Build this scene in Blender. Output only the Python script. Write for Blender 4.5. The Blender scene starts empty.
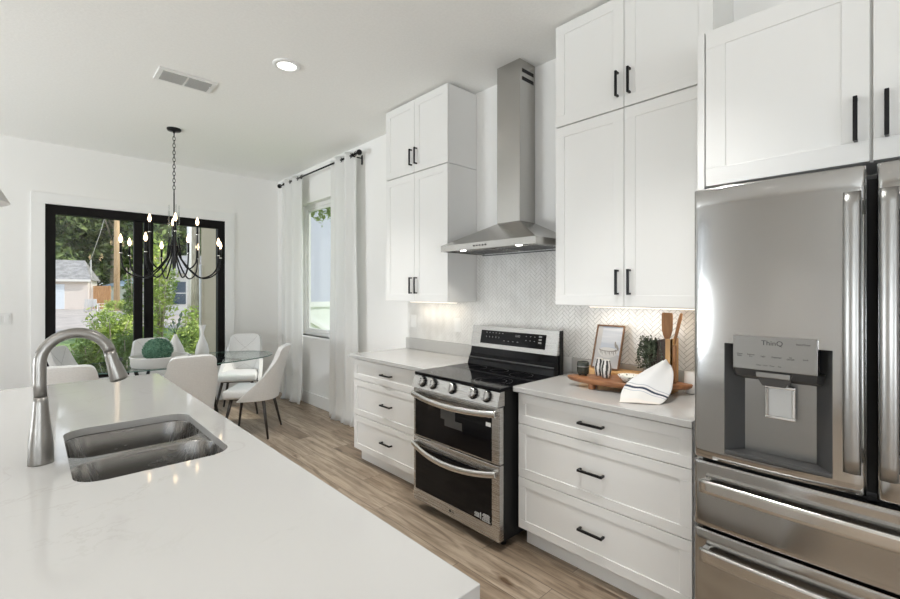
import bpy, bmesh, math, random
from mathutils import Vector, Matrix, noise
R = math.radians
sc = bpy.context.scene
col = sc.collection

# ---------------------------------------------------------------- camera
EYE = Vector((0, 0, 1.45)); YAW = R(43.076); FPX = 446.2
cam_d = bpy.data.cameras.new('camera'); cam = bpy.data.objects.new('camera', cam_d); col.objects.link(cam)
cam.location = EYE; cam.rotation_euler = (R(90), 0, -YAW)
cam_d.sensor_width = 36; cam_d.lens = 36 * FPX / 900; cam_d.shift_y = -8 / 900; cam_d.clip_start = .05; cam_d.clip_end = 400
sc.camera = cam
FW = Vector((math.sin(YAW), math.cos(YAW), 0)); RT = Vector((math.cos(YAW), -math.sin(YAW), 0))
def spot_at(px, d, z=0.0):            # where something seen at column px and distance d stands
    p = EYE + (FW + RT * ((px - 450) / FPX)) * d
    return (p.x, p.y, z)

# ---------------------------------------------------------------- world, sun, lights, exposure
w = bpy.data.worlds.new('sky'); sc.world = w; w.use_nodes = True
nt = w.node_tree; bg = nt.nodes['Background']
tc = nt.nodes.new('ShaderNodeTexCoord'); sx = nt.nodes.new('ShaderNodeSeparateXYZ'); rp = nt.nodes.new('ShaderNodeValToRGB')
nt.links.new(tc.outputs['Generated'], sx.inputs[0]); nt.links.new(sx.outputs['Z'], rp.inputs[0]); nt.links.new(rp.outputs[0], bg.inputs[0])
rp.color_ramp.elements[0].color = (.90, .92, .95, 1); rp.color_ramp.elements[1].color = (.45, .62, .92, 1)
bg.inputs[1].default_value = 1.5

def light(name, kind, loc, power, size=.1, size_y=None, rot=(0, 0, 0), color=(1, 1, 1), **k):
    d = bpy.data.lights.new(name, kind); d.energy = power; d.color = color
    if kind == 'AREA':
        d.size = size
        if size_y: d.shape = 'RECTANGLE'; d.size_y = size_y
        else: d.shape = 'DISK'
    for a, v in k.items(): setattr(d, a, v)
    o = bpy.data.objects.new(name, d); o.location = loc; o.rotation_euler = rot; col.objects.link(o); return o
sun = light('sun', 'SUN', (12, -6, 20), 2.7, color=(1, .95, .87)); sun.data.angle = R(.6)
sun.rotation_euler = Vector((-.62, .50, -.80)).to_track_quat('-Z', 'Y').to_euler()
FILL_TINT = (.94, .98, 1.05)
# added fill lamps outside the windows behind the camera, tilted up at the ceiling
for wy, pw in ((-1.7, 170), (4.4, 310)):
    light('window_fill', 'AREA', (-5.0, wy, .80), pw, 1.9, 2.1, (0, R(-142), 0), FILL_TINT)
for wx in (-3.0, -1.1):
    light('window_fill', 'AREA', (wx, -4.5, .75), 75, 1.7, 2.1, (R(142), 0, 0), FILL_TINT)
sc.view_settings.view_transform = 'Standard'; sc.view_settings.look = 'None'
sc.view_settings.exposure = 0.20; sc.view_settings.gamma = 1; sc.view_settings.use_curve_mapping = False
sc.cycles.use_denoising = True
sc.cycles.max_bounces = 12; sc.cycles.diffuse_bounces = 9; sc.cycles.glossy_bounces = 6; sc.cycles.transmission_bounces = 8; sc.cycles.transparent_max_bounces = 16
sc.cycles.sample_clamp_indirect = 6; sc.cycles.caustics_reflective = False; sc.cycles.caustics_refractive = False

# ---------------------------------------------------------------- materials
def mat(name, color, rough=.5, metal=0, **k):
    m = bpy.data.materials.new(name); m.use_nodes = True
    b = m.node_tree.nodes['Principled BSDF']
    b.inputs['Base Color'].default_value = (*color, 1); b.inputs['Roughness'].default_value = rough; b.inputs['Metallic'].default_value = metal
    for a, v in k.items(): b.inputs[a.replace('_', ' ')].default_value = v
    return m
def N(m, t, **k):
    n = m.node_tree.nodes.new(t)
    for a, v in k.items():
        if a in n.inputs: n.inputs[a].default_value = v
        else: setattr(n, a, v)
    return n
def L(m, a, b): m.node_tree.links.new(a, b)
def noisy(m, c1, c2, scale=5, detail=6, stretch=(1, 1, 1), lo=.35, hi=.65, bump=0, dist=.002):
    b = m.node_tree.nodes['Principled BSDF']
    t = N(m, 'ShaderNodeTexCoord'); mp = N(m, 'ShaderNodeMapping'); mp.inputs['Scale'].default_value = stretch
    n = N(m, 'ShaderNodeTexNoise', Scale=scale, Detail=detail); r = N(m, 'ShaderNodeValToRGB')
    r.color_ramp.elements[0].position = lo; r.color_ramp.elements[0].color = (*c1, 1)
    r.color_ramp.elements[1].position = hi; r.color_ramp.elements[1].color = (*c2, 1)
    L(m, t.outputs['Object'], mp.inputs[0]); L(m, mp.outputs[0], n.inputs['Vector']); L(m, n.outputs[0], r.inputs[0]); L(m, r.outputs[0], b.inputs['Base Color'])
    if bump:
        bp = N(m, 'ShaderNodeBump', Strength=bump, Distance=dist); L(m, n.outputs[0], bp.inputs['Height']); L(m, bp.outputs[0], b.inputs['Normal'])
    return m
M = {}
M['wall'] = mat('wall_paint', (.85, .845, .83), .75)
M['ceiling'] = noisy(mat('ceiling_paint', (.8, .8, .78), .85), (.86, .86, .84), (.89, .89, .87), 60, 4, bump=.25, dist=.004)
M['trim'] = mat('trim_paint', (.84, .84, .83), .4)
M['cabinet'] = mat('cabinet_paint', (.77, .767, .752), .38)
M['gap'] = mat('shadow_gap', (.12, .12, .12), .8)
M['black'] = mat('black_metal', (.012, .012, .013), .38, .6)
M['matblack'] = mat('black_frame', (.008, .007, .007), .6, Specular_IOR_Level=.15)
M['darkbody'] = mat('appliance_black', (.010, .010, .010), .5, Specular_IOR_Level=.2)
M['blackglass'] = mat('black_glass', (.004, .004, .005), .05, Specular_IOR_Level=.22)
M['blackglass'].node_tree.nodes['Principled BSDF'].inputs['IOR'].default_value = 1.45
M['whitefab'] = noisy(mat('white_upholstery', (.74, .73, .72), .8), (.72, .715, .705), (.76, .755, .745), 90, 3, bump=.15, dist=.001)
M['darkleg'] = mat('dark_leg', (.035, .028, .024), .4)
def steel(name, c, rough, stretch, aniso=0.0, bump=.005):
    m = mat(name, c, rough, 1.0)
    b = m.node_tree.nodes['Principled BSDF']; b.inputs['Anisotropic'].default_value = aniso
    t = N(m, 'ShaderNodeTexCoord'); mp = N(m, 'ShaderNodeMapping'); mp.inputs['Scale'].default_value = stretch
    n = N(m, 'ShaderNodeTexNoise', Scale=1.0, Detail=3)
    L(m, t.outputs['Object'], mp.inputs[0]); L(m, mp.outputs[0], n.inputs['Vector'])
    mr = N(m, 'ShaderNodeMapRange'); mr.inputs['To Min'].default_value = rough * .93; mr.inputs['To Max'].default_value = rough * 1.08
    L(m, n.outputs[0], mr.inputs[0]); L(m, mr.outputs[0], b.inputs['Roughness'])
    bp = N(m, 'ShaderNodeBump', Strength=bump, Distance=.001); L(m, n.outputs[0], bp.inputs['Height']); L(m, bp.outputs[0], b.inputs['Normal'])
    return m
M['fridge'] = steel('fridge_steel', (.46, .458, .452), .13, (3, 3, 400))
M['steel'] = steel('brushed_steel', (.52, .51, .495), .27, (3, 3, 400))
M['hood'] = steel('hood_steel', (.47, .46, .44), .24, (3, 400, 3))
M['sink'] = steel('sink_steel', (.33, .322, .312), .27, (6, 300, 6))
M['nickel'] = mat('brushed_nickel', (.33, .318, .30), .33, 1)
M['strap'] = mat('strap_steel', (.36, .355, .345), .30, 1)
M['handle'] = steel('handle_steel', (.66, .65, .63), .22, (3, 3, 200))
M['darkplastic'] = mat('dark_grey_plastic', (.06, .06, .06), .35)
M['greypanel'] = mat('grey_metal_panel', (.28, .276, .268), .3, .85)
M['lightgrey'] = mat('light_grey_plastic', (.5, .5, .49), .35)
M['ink'] = mat('dark_ink', (.04, .04, .04), .5)
M['whiteink'] = mat('white_ink', (.7, .7, .7), .5)
M['chrome'] = mat('chrome', (.75, .75, .75), .08, 1)
M['plastic'] = mat('white_plastic', (.8, .8, .79), .35)
M['ceramic'] = mat('white_ceramic', (.74, .73, .71), .35)
M['grout'] = mat('grout', (.36, .355, .345), .9)
M['tile'] = noisy(mat('marble_tile', (.8, .8, .78), .22), (.72, .71, .69), (.82, .815, .80), 9, 4)
M['sheer'] = mat('curtain_cloth', (.86, .86, .85), .9)
def sheer():
    m = M['sheer']; b = m.node_tree.nodes['Principled BSDF']; o = m.node_tree.nodes['Material Output']
    t = N(m, 'ShaderNodeBsdfTranslucent'); t.inputs[0].default_value = (.9, .9, .88, 1); mx = N(m, 'ShaderNodeMixShader'); mx.inputs[0].default_value = .35
    L(m, b.outputs[0], mx.inputs[1]); L(m, t.outputs[0], mx.inputs[2]); L(m, mx.outputs[0], o.inputs[0])
sheer()
def pane_mat(name, tint=(1, 1, 1), rough=.0, k=1.0):
    m = bpy.data.materials.new(name); m.use_nodes = True; t = m.node_tree; t.nodes.remove(t.nodes['Principled BSDF']); o = t.nodes['Material Output']
    tr = N(m, 'ShaderNodeBsdfTransparent'); tr.inputs[0].default_value = (*tint, 1); g = N(m, 'ShaderNodeBsdfGlossy'); g.inputs['Roughness'].default_value = rough
    lw = N(m, 'ShaderNodeLayerWeight', Blend=.5); pw = N(m, 'ShaderNodeMath', operation='POWER'); pw.inputs[1].default_value = 5; L(m, lw.outputs['Facing'], pw.inputs[0])
    fr = N(m, 'ShaderNodeMath', operation='MULTIPLY_ADD'); fr.inputs[1].default_value = .96; fr.inputs[2].default_value = .04; L(m, pw.outputs[0], fr.inputs[0]); mx = N(m, 'ShaderNodeMixShader')
    L(m, fr.outputs[0], mx.inputs[0]); L(m, tr.outputs[0], mx.inputs[1]); L(m, g.outputs[0], mx.inputs[2]); L(m, mx.outputs[0], o.inputs[0]); return m
M['pane'] = pane_mat('window_glass', (.97, .98, .97))
M['tableglass'] = pane_mat('table_glass', (.90, .95, .93))
M['glassedge'] = mat('table_glass_edge', (.10, .17, .15), .08)
M['crystal'] = pane_mat('clear_glass_rod', (.93, .94, .94))
def emis(name, c, s):
    m = mat(name, c, .5); b = m.node_tree.nodes['Principled BSDF']; b.inputs['Emission Color'].default_value = (*c, 1); b.inputs['Emission Strength'].default_value = s; return m
M['tagpaper'] = mat('tag_behind_glass', (.05, .05, .05), .3)
M['lamp'] = emis('lamp_lens', (1, .98, .94), 3.0)
M['hoodlamp'] = emis('hood_lamp', (1, .97, .9), 12)
M['bulb'] = emis('warm_bulb', (1, .74, .46), 5)
M['strip'] = emis('warm_strip', (1, .88, .72), 2.2)
# quartz with faint veins
def quartz():
    m = mat('white_quartz', (.50, .495, .483), .06); b = m.node_tree.nodes['Principled BSDF']
    t = N(m, 'ShaderNodeTexCoord'); n = N(m, 'ShaderNodeTexNoise', Scale=2.2, Detail=8, Roughness=.6, Distortion=1.6)
    r = N(m, 'ShaderNodeValToRGB'); e = r.color_ramp.elements; e[0].position = .485; e[0].color = (1, 1, 1, 1); e[1].position = .515; e[1].color = (1, 1, 1, 1)
    x = e.new(.50); x.color = (.91, .90, .885, 1)
    n2 = N(m, 'ShaderNodeTexNoise', Scale=1.3, Detail=2); r2 = N(m, 'ShaderNodeValToRGB'); r2.color_ramp.elements[0].position = .5; r2.color_ramp.elements[1].position = .62
    mx = N(m, 'ShaderNodeMix', data_type='RGBA', blend_type='MULTIPLY')
    L(m, t.outputs['Object'], n.inputs['Vector']); L(m, t.outputs['Object'], n2.inputs['Vector']); L(m, n.outputs[0], r.inputs[0]); L(m, n2.outputs[0], r2.inputs[0])
    L(m, r2.outputs[0], mx.inputs[0]); mx.inputs[6].default_value = (.50, .495, .483, 1); L(m, r.outputs[0], mx.inputs[7]); L(m, mx.outputs[2], b.inputs['Base Color']); return m
M['quartz'] = quartz()
def floor_mat():
    m = mat('oak_planks', (.4, .33, .26), .42); b = m.node_tree.nodes['Principled BSDF']
    t = N(m, 'ShaderNodeTexCoord'); mp = N(m, 'ShaderNodeMapping'); mp.inputs['Rotation'].default_value = (0, 0, R(90))
    br = N(m, 'ShaderNodeTexBrick', Scale=1.0); br.inputs['Brick Width'].default_value = 1.25; br.inputs['Row Height'].default_value = .185
    br.inputs['Mortar Size'].default_value = .0016; br.inputs['Mortar Smooth'].default_value = .2; br.offset = .37; br.inputs['Bias'].default_value = 0
    br.inputs['Color1'].default_value = (0, 0, 0, 1); br.inputs['Color2'].default_value = (1, 1, 1, 1); br.inputs['Mortar'].default_value = (.5, .5, .5, 1)
    L(m, t.outputs['Object'], mp.inputs[0]); L(m, mp.outputs[0], br.inputs['Vector'])
    tone = N(m, 'ShaderNodeValToRGB'); e = tone.color_ramp.elements; e[0].color = (.245, .185, .130, 1); e[1].color = (.42, .345, .265, 1); L(m, br.outputs[0], tone.inputs[0])
    # grain, shifted per plank
    ad = N(m, 'ShaderNodeVectorMath', operation='MULTIPLY_ADD'); ad.inputs[1].default_value = (7, 7, 7); L(m, br.outputs[0], ad.inputs[0]); L(m, t.outputs['Object'], ad.inputs[2])
    mg = N(m, 'ShaderNodeMapping'); mg.inputs['Scale'].default_value = (16, 1.4, 1); L(m, ad.outputs[0], mg.inputs[0])
    n = N(m, 'ShaderNodeTexNoise', Scale=1.6, Detail=9, Roughness=.62, Distortion=.9); L(m, mg.outputs[0], n.inputs['Vector'])
    gr = N(m, 'ShaderNodeValToRGB'); e = gr.color_ramp.elements; e[0].position = .33; e[0].color = (.50, .45, .40, 1); e[1].position = .62; e[1].color = (1.12, 1.1, 1.08, 1); L(m, n.outputs[0], gr.inputs[0])
    vo = N(m, 'ShaderNodeTexNoise', Scale=1.0, Detail=3); mk = N(m, 'ShaderNodeMapping'); mk.inputs['Scale'].default_value = (9, 3, 1); L(m, ad.outputs[0], mk.inputs[0]); L(m, mk.outputs[0], vo.inputs['Vector'])
    kr = N(m, 'ShaderNodeValToRGB'); e = kr.color_ramp.elements; e[0].position = .26; e[0].color = (.35, .28, .22, 1); e[1].position = .36; e[1].color = (1, 1, 1, 1); L(m, vo.outputs[0], kr.inputs[0])
    a1 = N(m, 'ShaderNodeMix', data_type='RGBA', blend_type='MULTIPLY'); a1.inputs[0].default_value = 1; L(m, tone.outputs[0], a1.inputs[6]); L(m, gr.outputs[0], a1.inputs[7])
    a2 = N(m, 'ShaderNodeMix', data_type='RGBA', blend_type='MULTIPLY'); a2.inputs[0].default_value = 1; L(m, a1.outputs[2], a2.inputs[6]); L(m, kr.outputs[0], a2.inputs[7])
    a3 = N(m, 'ShaderNodeMix', data_type='RGBA', blend_type='MIX'); a3.inputs[7].default_value = (.10, .075, .055, 1); L(m, br.outputs['Fac'], a3.inputs[0]); L(m, a2.outputs[2], a3.inputs[6])
    L(m, a3.outputs[2], b.inputs['Base Color'])
    bp = N(m, 'ShaderNodeBump', Strength=.12, Distance=.002); L(m, n.outputs[0], bp.inputs['Height']); L(m, bp.outputs[0], b.inputs['Normal']); return m
M['floor'] = floor_mat()
def wood(name, a, b_, st=(2, 30, 30), r=.45): return noisy(mat(name, a, r), a, b_, 1.5, 7, st, .3, .7)
M['acacia'] = wood('acacia_wood', (.20, .075, .03), (.42, .19, .08), (22, 3, 22))
M['oak'] = wood('pale_wood', (.55, .30, .11), (.68, .42, .19), (30, 30, 3))
M['spoonwood'] = wood('brown_wood', (.26, .115, .04), (.40, .19, .075), (40, 40, 4))
M['pot_and_shade'] = wood('dark_pot_and_shade_wood', (.025, .016, .010), (.07, .04, .025), (40, 40, 4))  # dark pot colour, also carries the shade painted on the utensil box
M['woodframe'] = wood('frame_wood', (.16, .085, .045), (.27, .15, .08), (20, 20, 20))
M['smokeglass'] = mat('smoked_glass', (.035, .04, .032), .08)
def speckle():
    m = mat('speckled_bowl', (.8, .8, .76), .35); b = m.node_tree.nodes['Principled BSDF']
    t = N(m, 'ShaderNodeTexCoord'); v = N(m, 'ShaderNodeTexVoronoi', Scale=75); r = N(m, 'ShaderNodeValToRGB'); e = r.color_ramp.elements
    e[0].position = .28; e[0].color = (.10, .09, .08, 1); e[1].position = .36; e[1].color = (.80, .79, .74, 1)
    L(m, t.outputs['Object'], v.inputs['Vector']); L(m, v.outputs['Distance'], r.inputs[0]); L(m, r.outputs[0], b.inputs['Base Color']); return m
M['speckle'] = speckle()
def stripes(name, scale, c1, c2, p, dirn='X', dist=1.5, pos=.5):
    m = mat(name, c1, .35); b = m.node_tree.nodes['Principled BSDF']
    t = N(m, 'ShaderNodeTexCoord'); wv = N(m, 'ShaderNodeTexWave', Scale=scale, Distortion=dist, bands_direction=dirn); wv.inputs['Detail Scale'].default_value = 1.5
    r = N(m, 'ShaderNodeValToRGB'); r.color_ramp.interpolation = 'CONSTANT'; e = r.color_ramp.elements; e[0].color = (*c1, 1); e[1].position = pos; e[1].color = (*c2, 1)
    L(m, t.outputs['Object'], wv.inputs['Vector']); L(m, wv.outputs[0], r.inputs[0]); L(m, r.outputs[0], b.inputs['Base Color']); return m
M['leaf'] = noisy(mat('leaf_green', (.1, .2, .05), .6), (.10, .17, .035), (.36, .46, .10), .9, 4)
M['sunleaf'] = noisy(mat('leaf_yellow_green', (.3, .4, .1), .6), (.22, .34, .05), (.62, .70, .16), 2.5, 4)
M['treeleaf'] = noisy(mat('leaf_tree', (.05, .1, .03), .7), (.04, .075, .022), (.36, .44, .15), .5, 6, lo=.42, hi=.66)
M['boxwood'] = noisy(mat('boxwood', (.03, .12, .07), .6), (.05, .16, .10), (.22, .40, .28), 60, 3)
M['darkleaf'] = mat('leaf_dark', (.035, .09, .03), .45)
M['greyleaf'] = noisy(mat('leaf_grey_green', (.06, .08, .05), .6), (.035, .05, .03), (.14, .17, .11), 40, 2)
M['asphalt'] = noisy(mat('driveway', (.4, .37, .36), .9), (.40, .335, .285), (.56, .48, .415), 1.2, 8)
M['grass'] = noisy(mat('lawn', (.15, .25, .06), .9), (.10, .17, .04), (.28, .36, .10), 3, 6)
M['stucco'] = mat('tan_stucco', (.50, .40, .30), .9)
M['siding'] = mat('white_siding', (.78, .75, .71), .8)
M['peach'] = mat('cream_wall', (.74, .66, .60), .8)
M['garagedoor'] = mat('garage_door_paint', (.72, .77, .82), .5)
M['roof'] = noisy(mat('roof_shingle', (.3, .28, .26), .9), (.24, .225, .21), (.40, .37, .345), 2.5, 6)
M['blueroof'] = mat('pale_blue_metal', (.42, .52, .60), .5)
M['fencewood'] = noisy(mat('fence_wood', (.5, .28, .12), .8), (.50, .24, .09), (.66, .36, .16), 2, 5, (8, 8, 1))
M['polewood'] = noisy(mat('pole_wood', (.5, .35, .2), .8), (.50, .33, .18), (.68, .48, .28), 2, 6, (14, 14, .6))
M['trunk'] = noisy(mat('trunk_bark', (.4, .32, .24), .9), (.34, .27, .20), (.62, .52, .40), 3, 6, (8, 8, 1))
M['navy'] = mat('dark_blue_glass', (.05, .08, .12), .1)
M['vinyl'] = mat('white_vinyl', (.82, .84, .80), .5)
M['cable'] = mat('cable', (.05, .05, .05), .6)

# ---------------------------------------------------------------- helpers
org = {}
class MB:
    def __init__(s): s.b = bmesh.new(); s.mi = 0
    def _add(s, v, f, smooth=False):
        vs = [s.b.verts.new(p) for p in v]
        for q in f:
            try: fa = s.b.faces.new([vs[i] for i in q]); fa.material_index = s.mi; fa.smooth = smooth
            except ValueError: pass
        return vs
    def box(s, x0, x1, y0, y1, z0, z1, bev=0, seg=2, mtx=None):
        t = bmesh.new(); bmesh.ops.create_cube(t, size=1)
        for v in t.verts: v.co = Vector(((x0 + x1) / 2 + v.co.x * (x1 - x0), (y0 + y1) / 2 + v.co.y * (y1 - y0), (z0 + z1) / 2 + v.co.z * (z1 - z0)))
        if bev: bmesh.ops.bevel(t, geom=t.edges[:], offset=bev, segments=seg, profile=.5, affect='EDGES')
        if mtx: bmesh.ops.transform(t, matrix=mtx, verts=t.verts)
        s.join(t, bev >= .01); return s
    def join(s, t, smooth=False):
        t.verts.ensure_lookup_table(); m = {v: s.b.verts.new(v.co) for v in t.verts}
        for f in t.faces:
            fa = s.b.faces.new([m[v] for v in f.verts]); fa.material_index = s.mi; fa.smooth = smooth and len(f.verts) == 4 and f.calc_area() < 1e9
            fa.smooth = smooth
        t.free()
    def tube(s, pts, r, seg=12, cap=True):
        pts = [Vector(p) for p in pts]; rs = r if isinstance(r, (list, tuple)) else [r] * len(pts)
        n = len(pts); rings = []; up = None
        for i in range(n):
            t = (pts[min(i + 1, n - 1)] - pts[max(i - 1, 0)]).normalized()
            if up is None: up = t.orthogonal().normalized()
            up = (up - t * up.dot(t)); up = up.normalized() if up.length > 1e-6 else t.orthogonal().normalized()
            sd = t.cross(up)
            rings.append([s.b.verts.new(pts[i] + (up * math.cos(2 * math.pi * k / seg) + sd * math.sin(2 * math.pi * k / seg)) * rs[i]) for k in range(seg)])
        for i in range(n - 1):
            for k in range(seg):
                f = s.b.faces.new((rings[i][k], rings[i][(k + 1) % seg], rings[i + 1][(k + 1) % seg], rings[i + 1][k])); f.smooth = True; f.material_index = s.mi
        if cap:
            for q in (rings[0][::-1], rings[-1]):
                f = s.b.faces.new(q); f.material_index = s.mi
        return s
    def lathe(s, prof, c=(0, 0, 0), seg=32, cap=True, axis=None, sx=1, sy=1):
        c = Vector(c); A = axis.to_track_quat('Z', 'Y').to_matrix() if axis else Matrix.Identity(3)
        rings = [[s.b.verts.new(c + A @ Vector((max(r, 1e-4) * math.cos(2 * math.pi * k / seg) * sx, max(r, 1e-4) * math.sin(2 * math.pi * k / seg) * sy, z))) for k in range(seg)] for r, z in prof]
        for i in range(len(rings) - 1):
            for k in range(seg):
                f = s.b.faces.new((rings[i][k], rings[i][(k + 1) % seg], rings[i + 1][(k + 1) % seg], rings[i + 1][k])); f.smooth = True; f.material_index = s.mi
        if cap:
            for q in (rings[0][::-1], rings[-1]):
                f = s.b.faces.new(q); f.material_index = s.mi
        return s
    def grid(s, fn, nu, nv, smooth=True, closed=False):
        vs = [[s.b.verts.new(fn(i / nu, j / nv)) for j in range(nv + 1)] for i in range(nu + 1)]
        for i in range(nu):
            for j in range(nv):
                f = s.b.faces.new((vs[i][j], vs[i + 1][j], vs[i + 1][j + 1], vs[i][j + 1])); f.smooth = smooth; f.material_index = s.mi
        return vs
    def slab(s, outer, holes, z0, z1):      # flat slab with holes
        t = bmesh.new(); es = []
        for lp in [outer] + holes:
            vs = [t.verts.new((p[0], p[1], z1)) for p in lp]
            es += [t.edges.new((vs[i], vs[(i + 1) % len(vs)])) for i in range(len(vs))]
        bmesh.ops.triangle_fill(t, use_beauty=True, edges=es)
        bmesh.ops.recalc_face_normals(t, faces=t.faces)
        if t.faces and t.faces[:][0].normal.z < 0: bmesh.ops.reverse_faces(t, faces=t.faces)
        g = bmesh.ops.extrude_face_region(t, geom=t.faces[:])
        for v in g['geom']:
            if isinstance(v, bmesh.types.BMVert): v.co.z = z0
        bmesh.ops.recalc_face_normals(t, faces=t.faces); s.join(t); return s
    def leaves(s, c, rad, n, size, rng, shell=.55, wob=.22):
        c = Vector(c)
        for _ in range(n):
            d = Vector((rng.gauss(0, 1), rng.gauss(0, 1), rng.gauss(0, 1))).normalized() * (shell + (1 - shell) * rng.random())
            d *= 1 + wob * noise.noise(d * 2.3 + c)
            p = c + Vector((d.x * rad[0], d.y * rad[1], d.z * rad[2])); q = Matrix.Rotation(rng.random() * 6.28, 3, Vector((rng.gauss(0, 1), rng.gauss(0, 1), rng.gauss(0, 1))).normalized())
            z = size * (.6 + .8 * rng.random()); a = q @ Vector((z, 0, 0)); b = q @ Vector((0, z * .45, 0)); k = q @ Vector((0, 0, z * .18))
            s._add([p - a, p - b + k, p + a, p + b + k], [(0, 1, 2, 3)])
        return s
    def build(s, name, m, parent=None, origin=None, recalc=True):
        if recalc: bmesh.ops.recalc_face_normals(s.b, faces=s.b.faces)
        o_ = Vector(origin) if origin else (org.get(parent.name, Vector()) if parent else Vector())
        if o_.length: bmesh.ops.translate(s.b, vec=-o_, verts=s.b.verts)
        me = bpy.data.meshes.new(name); s.b.to_mesh(me); s.b.free()
        for k in (m if isinstance(m, (list, tuple)) else [m]): me.materials.append(M[k] if isinstance(k, str) else k)
        o = bpy.data.objects.new(name, me); col.objects.link(o)
        if parent: o.parent = parent; org[o.name] = o_
        else: o.location = o_; org[o.name] = o_
        return o
def tag(o, label=None, cat=None, group=None, kind=None):
    if label: o['label'] = label
    if cat: o['category'] = cat
    if group: o['group'] = group
    if kind: o['kind'] = kind
    return o
def thing(name, loc, label, cat, group=None):
    o = bpy.data.objects.new(name, None); o.empty_display_size = .1; o.location = loc; col.objects.link(o); org[o.name] = Vector(loc)
    return tag(o, label, cat, group)
def thing0(name, label, cat, group=None):   # parts modelled around the origin, to be placed and turned afterwards
    o = bpy.data.objects.new(name, None); o.empty_display_size = .1; col.objects.link(o); org[o.name] = Vector(); return tag(o, label, cat, group)
def struct(o): o['kind'] = 'structure'; return o
def copy_tree(o, parent=None):
    c = o.copy(); col.objects.link(c); c.parent = parent
    for ch in [x for x in bpy.data.objects if x.parent == o]: copy_tree(ch, c)
    return c
def text(body, size, name, m, parent, loc, mtx3, depth=.0006):
    cu = bpy.data.curves.new(name, 'FONT'); cu.body = body; cu.size = size; cu.extrude = depth; cu.align_x = 'CENTER'; cu.align_y = 'CENTER'
    t = bpy.data.objects.new(name + '_curve', cu); col.objects.link(t); dg = bpy.context.evaluated_depsgraph_get(); dg.update()
    me = bpy.data.meshes.new_from_object(t.evaluated_get(dg)); bpy.data.objects.remove(t); bpy.data.curves.remove(cu)
    o_ = org.get(parent.name, Vector()) if parent else Vector()
    me.transform(Matrix.Translation(Vector(loc) - o_) @ mtx3.to_4x4()); me.materials.clear(); me.materials.append(M[m])
    o = bpy.data.objects.new(name, me); col.objects.link(o)
    if parent: o.parent = parent; org[o.name] = o_
    return o
FACE_X = Matrix(((0, 0, -1), (-1, 0, 0), (0, 1, 0)))      # text on a surface that faces -X (reads along -Y, up is Z)
def rrect(x0, x1, y0, y1, r, n=8):
    pts = []
    for cx, cy, a0 in ((x1 - r, y1 - r, 0), (x0 + r, y1 - r, 90), (x0 + r, y0 + r, 180), (x1 - r, y0 + r, 270)):
        for k in range(n + 1):
            a = R(a0 + 90 * k / n); pts.append((cx + r * math.cos(a), cy + r * math.sin(a)))
    return pts

# ---------------------------------------------------------------- room shell
XW, YW, XL, YF, H = 2.62, 6.47, -4.0, -3.5, 3.05
struct(MB().box(XL - .15, XW + .15, YF - .15, YW + .15, -.12, 0).build('floor', 'floor'))
struct(MB().box(XL - .15, XW + .15, YF - .15, YW + .15, H, H + .15).build('ceiling', 'ceiling'))
def wall(name, axis, a, b, lo, hi, holes):     # holes along the wall: (c0, c1, z0, z1)
    m = MB()
    def bx(c0, c1, z0, z1):
        if axis == 'X': m.box(a, b, c0, c1, z0, z1)
        else: m.box(c0, c1, a, b, z0, z1)
    c = lo
    for h0, h1, z0, z1 in sorted(holes):
        bx(c, h0, 0, H); bx(h0, h1, 0, z0); bx(h0, h1, z1, H); c = h1
    bx(c, hi, 0, H)
    bmesh.ops.remove_doubles(m.b, verts=m.b.verts, dist=1e-5)
    return struct(m.build(name, 'wall'))
WR = (4.42, 5.77, .875, 2.60); WB = (.0967, 1.894, .46, 2.395)
wall('wall_right', 'X', XW, XW + .15, YF, YW + .15, [WR])
wall('wall_back', 'Y', YW, YW + .15, XL, XW, [WB])
LH = [(wy - 1.0, wy + 1.0, .5, 2.6) for wy in (-1.7, 4.4)]
wall('wall_left', 'X', XL - .15, XL, YF, YW, LH)
FH = [(wx - .88, wx + .88, .2, 2.65) for wx in (-3.0, -1.1)]
wall('wall_front', 'Y', YF - .15, YF, XL, XW, FH)
# side window (white vinyl) in the right wall
def frame_y(m, x0, x1, y0, y1, z0, z1, t, bev=.004):    # rectangular frame in a plane of constant X
    m.box(x0, x1, y0, y1, z1 - t, z1, bev); m.box(x0, x1, y0, y1, z0, z0 + t, bev); m.box(x0, x1, y0, y0 + t, z0 + t, z1 - t, bev); m.box(x0, x1, y1 - t, y1, z0 + t, z1 - t, bev)
def frame_x(m, y0, y1, x0, x1, z0, z1, t, bev=.004):
    m.box(x0, x1, y0, y1, z1 - t, z1, bev); m.box(x0, x1, y0, y1, z0, z0 + t, bev); m.box(x0, x0 + t, y0, y1, z0 + t, z1 - t, bev); m.box(x1 - t, x1, y0, y1, z0 + t, z1 - t, bev)
m = MB(); frame_y(m, 2.70, 2.76, *WR, .05); frame_y(m, 2.715, 2.745, WR[0] + .05, WR[1] - .05, WR[2] + .05, WR[3] - .05, .035)
win2 = struct(m.build('window_2', 'trim'))
struct(MB().box(2.727, 2.733, WR[0] + .085, WR[1] - .085, WR[2] + .085, WR[3] - .085).build('window_pane', 'pane', win2))
struct(MB().box(2.595, 2.70, WR[0] - .03, WR[1] + .03, WR[2] - .03, WR[2], .004).build('trim_2', 'trim'))
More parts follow.
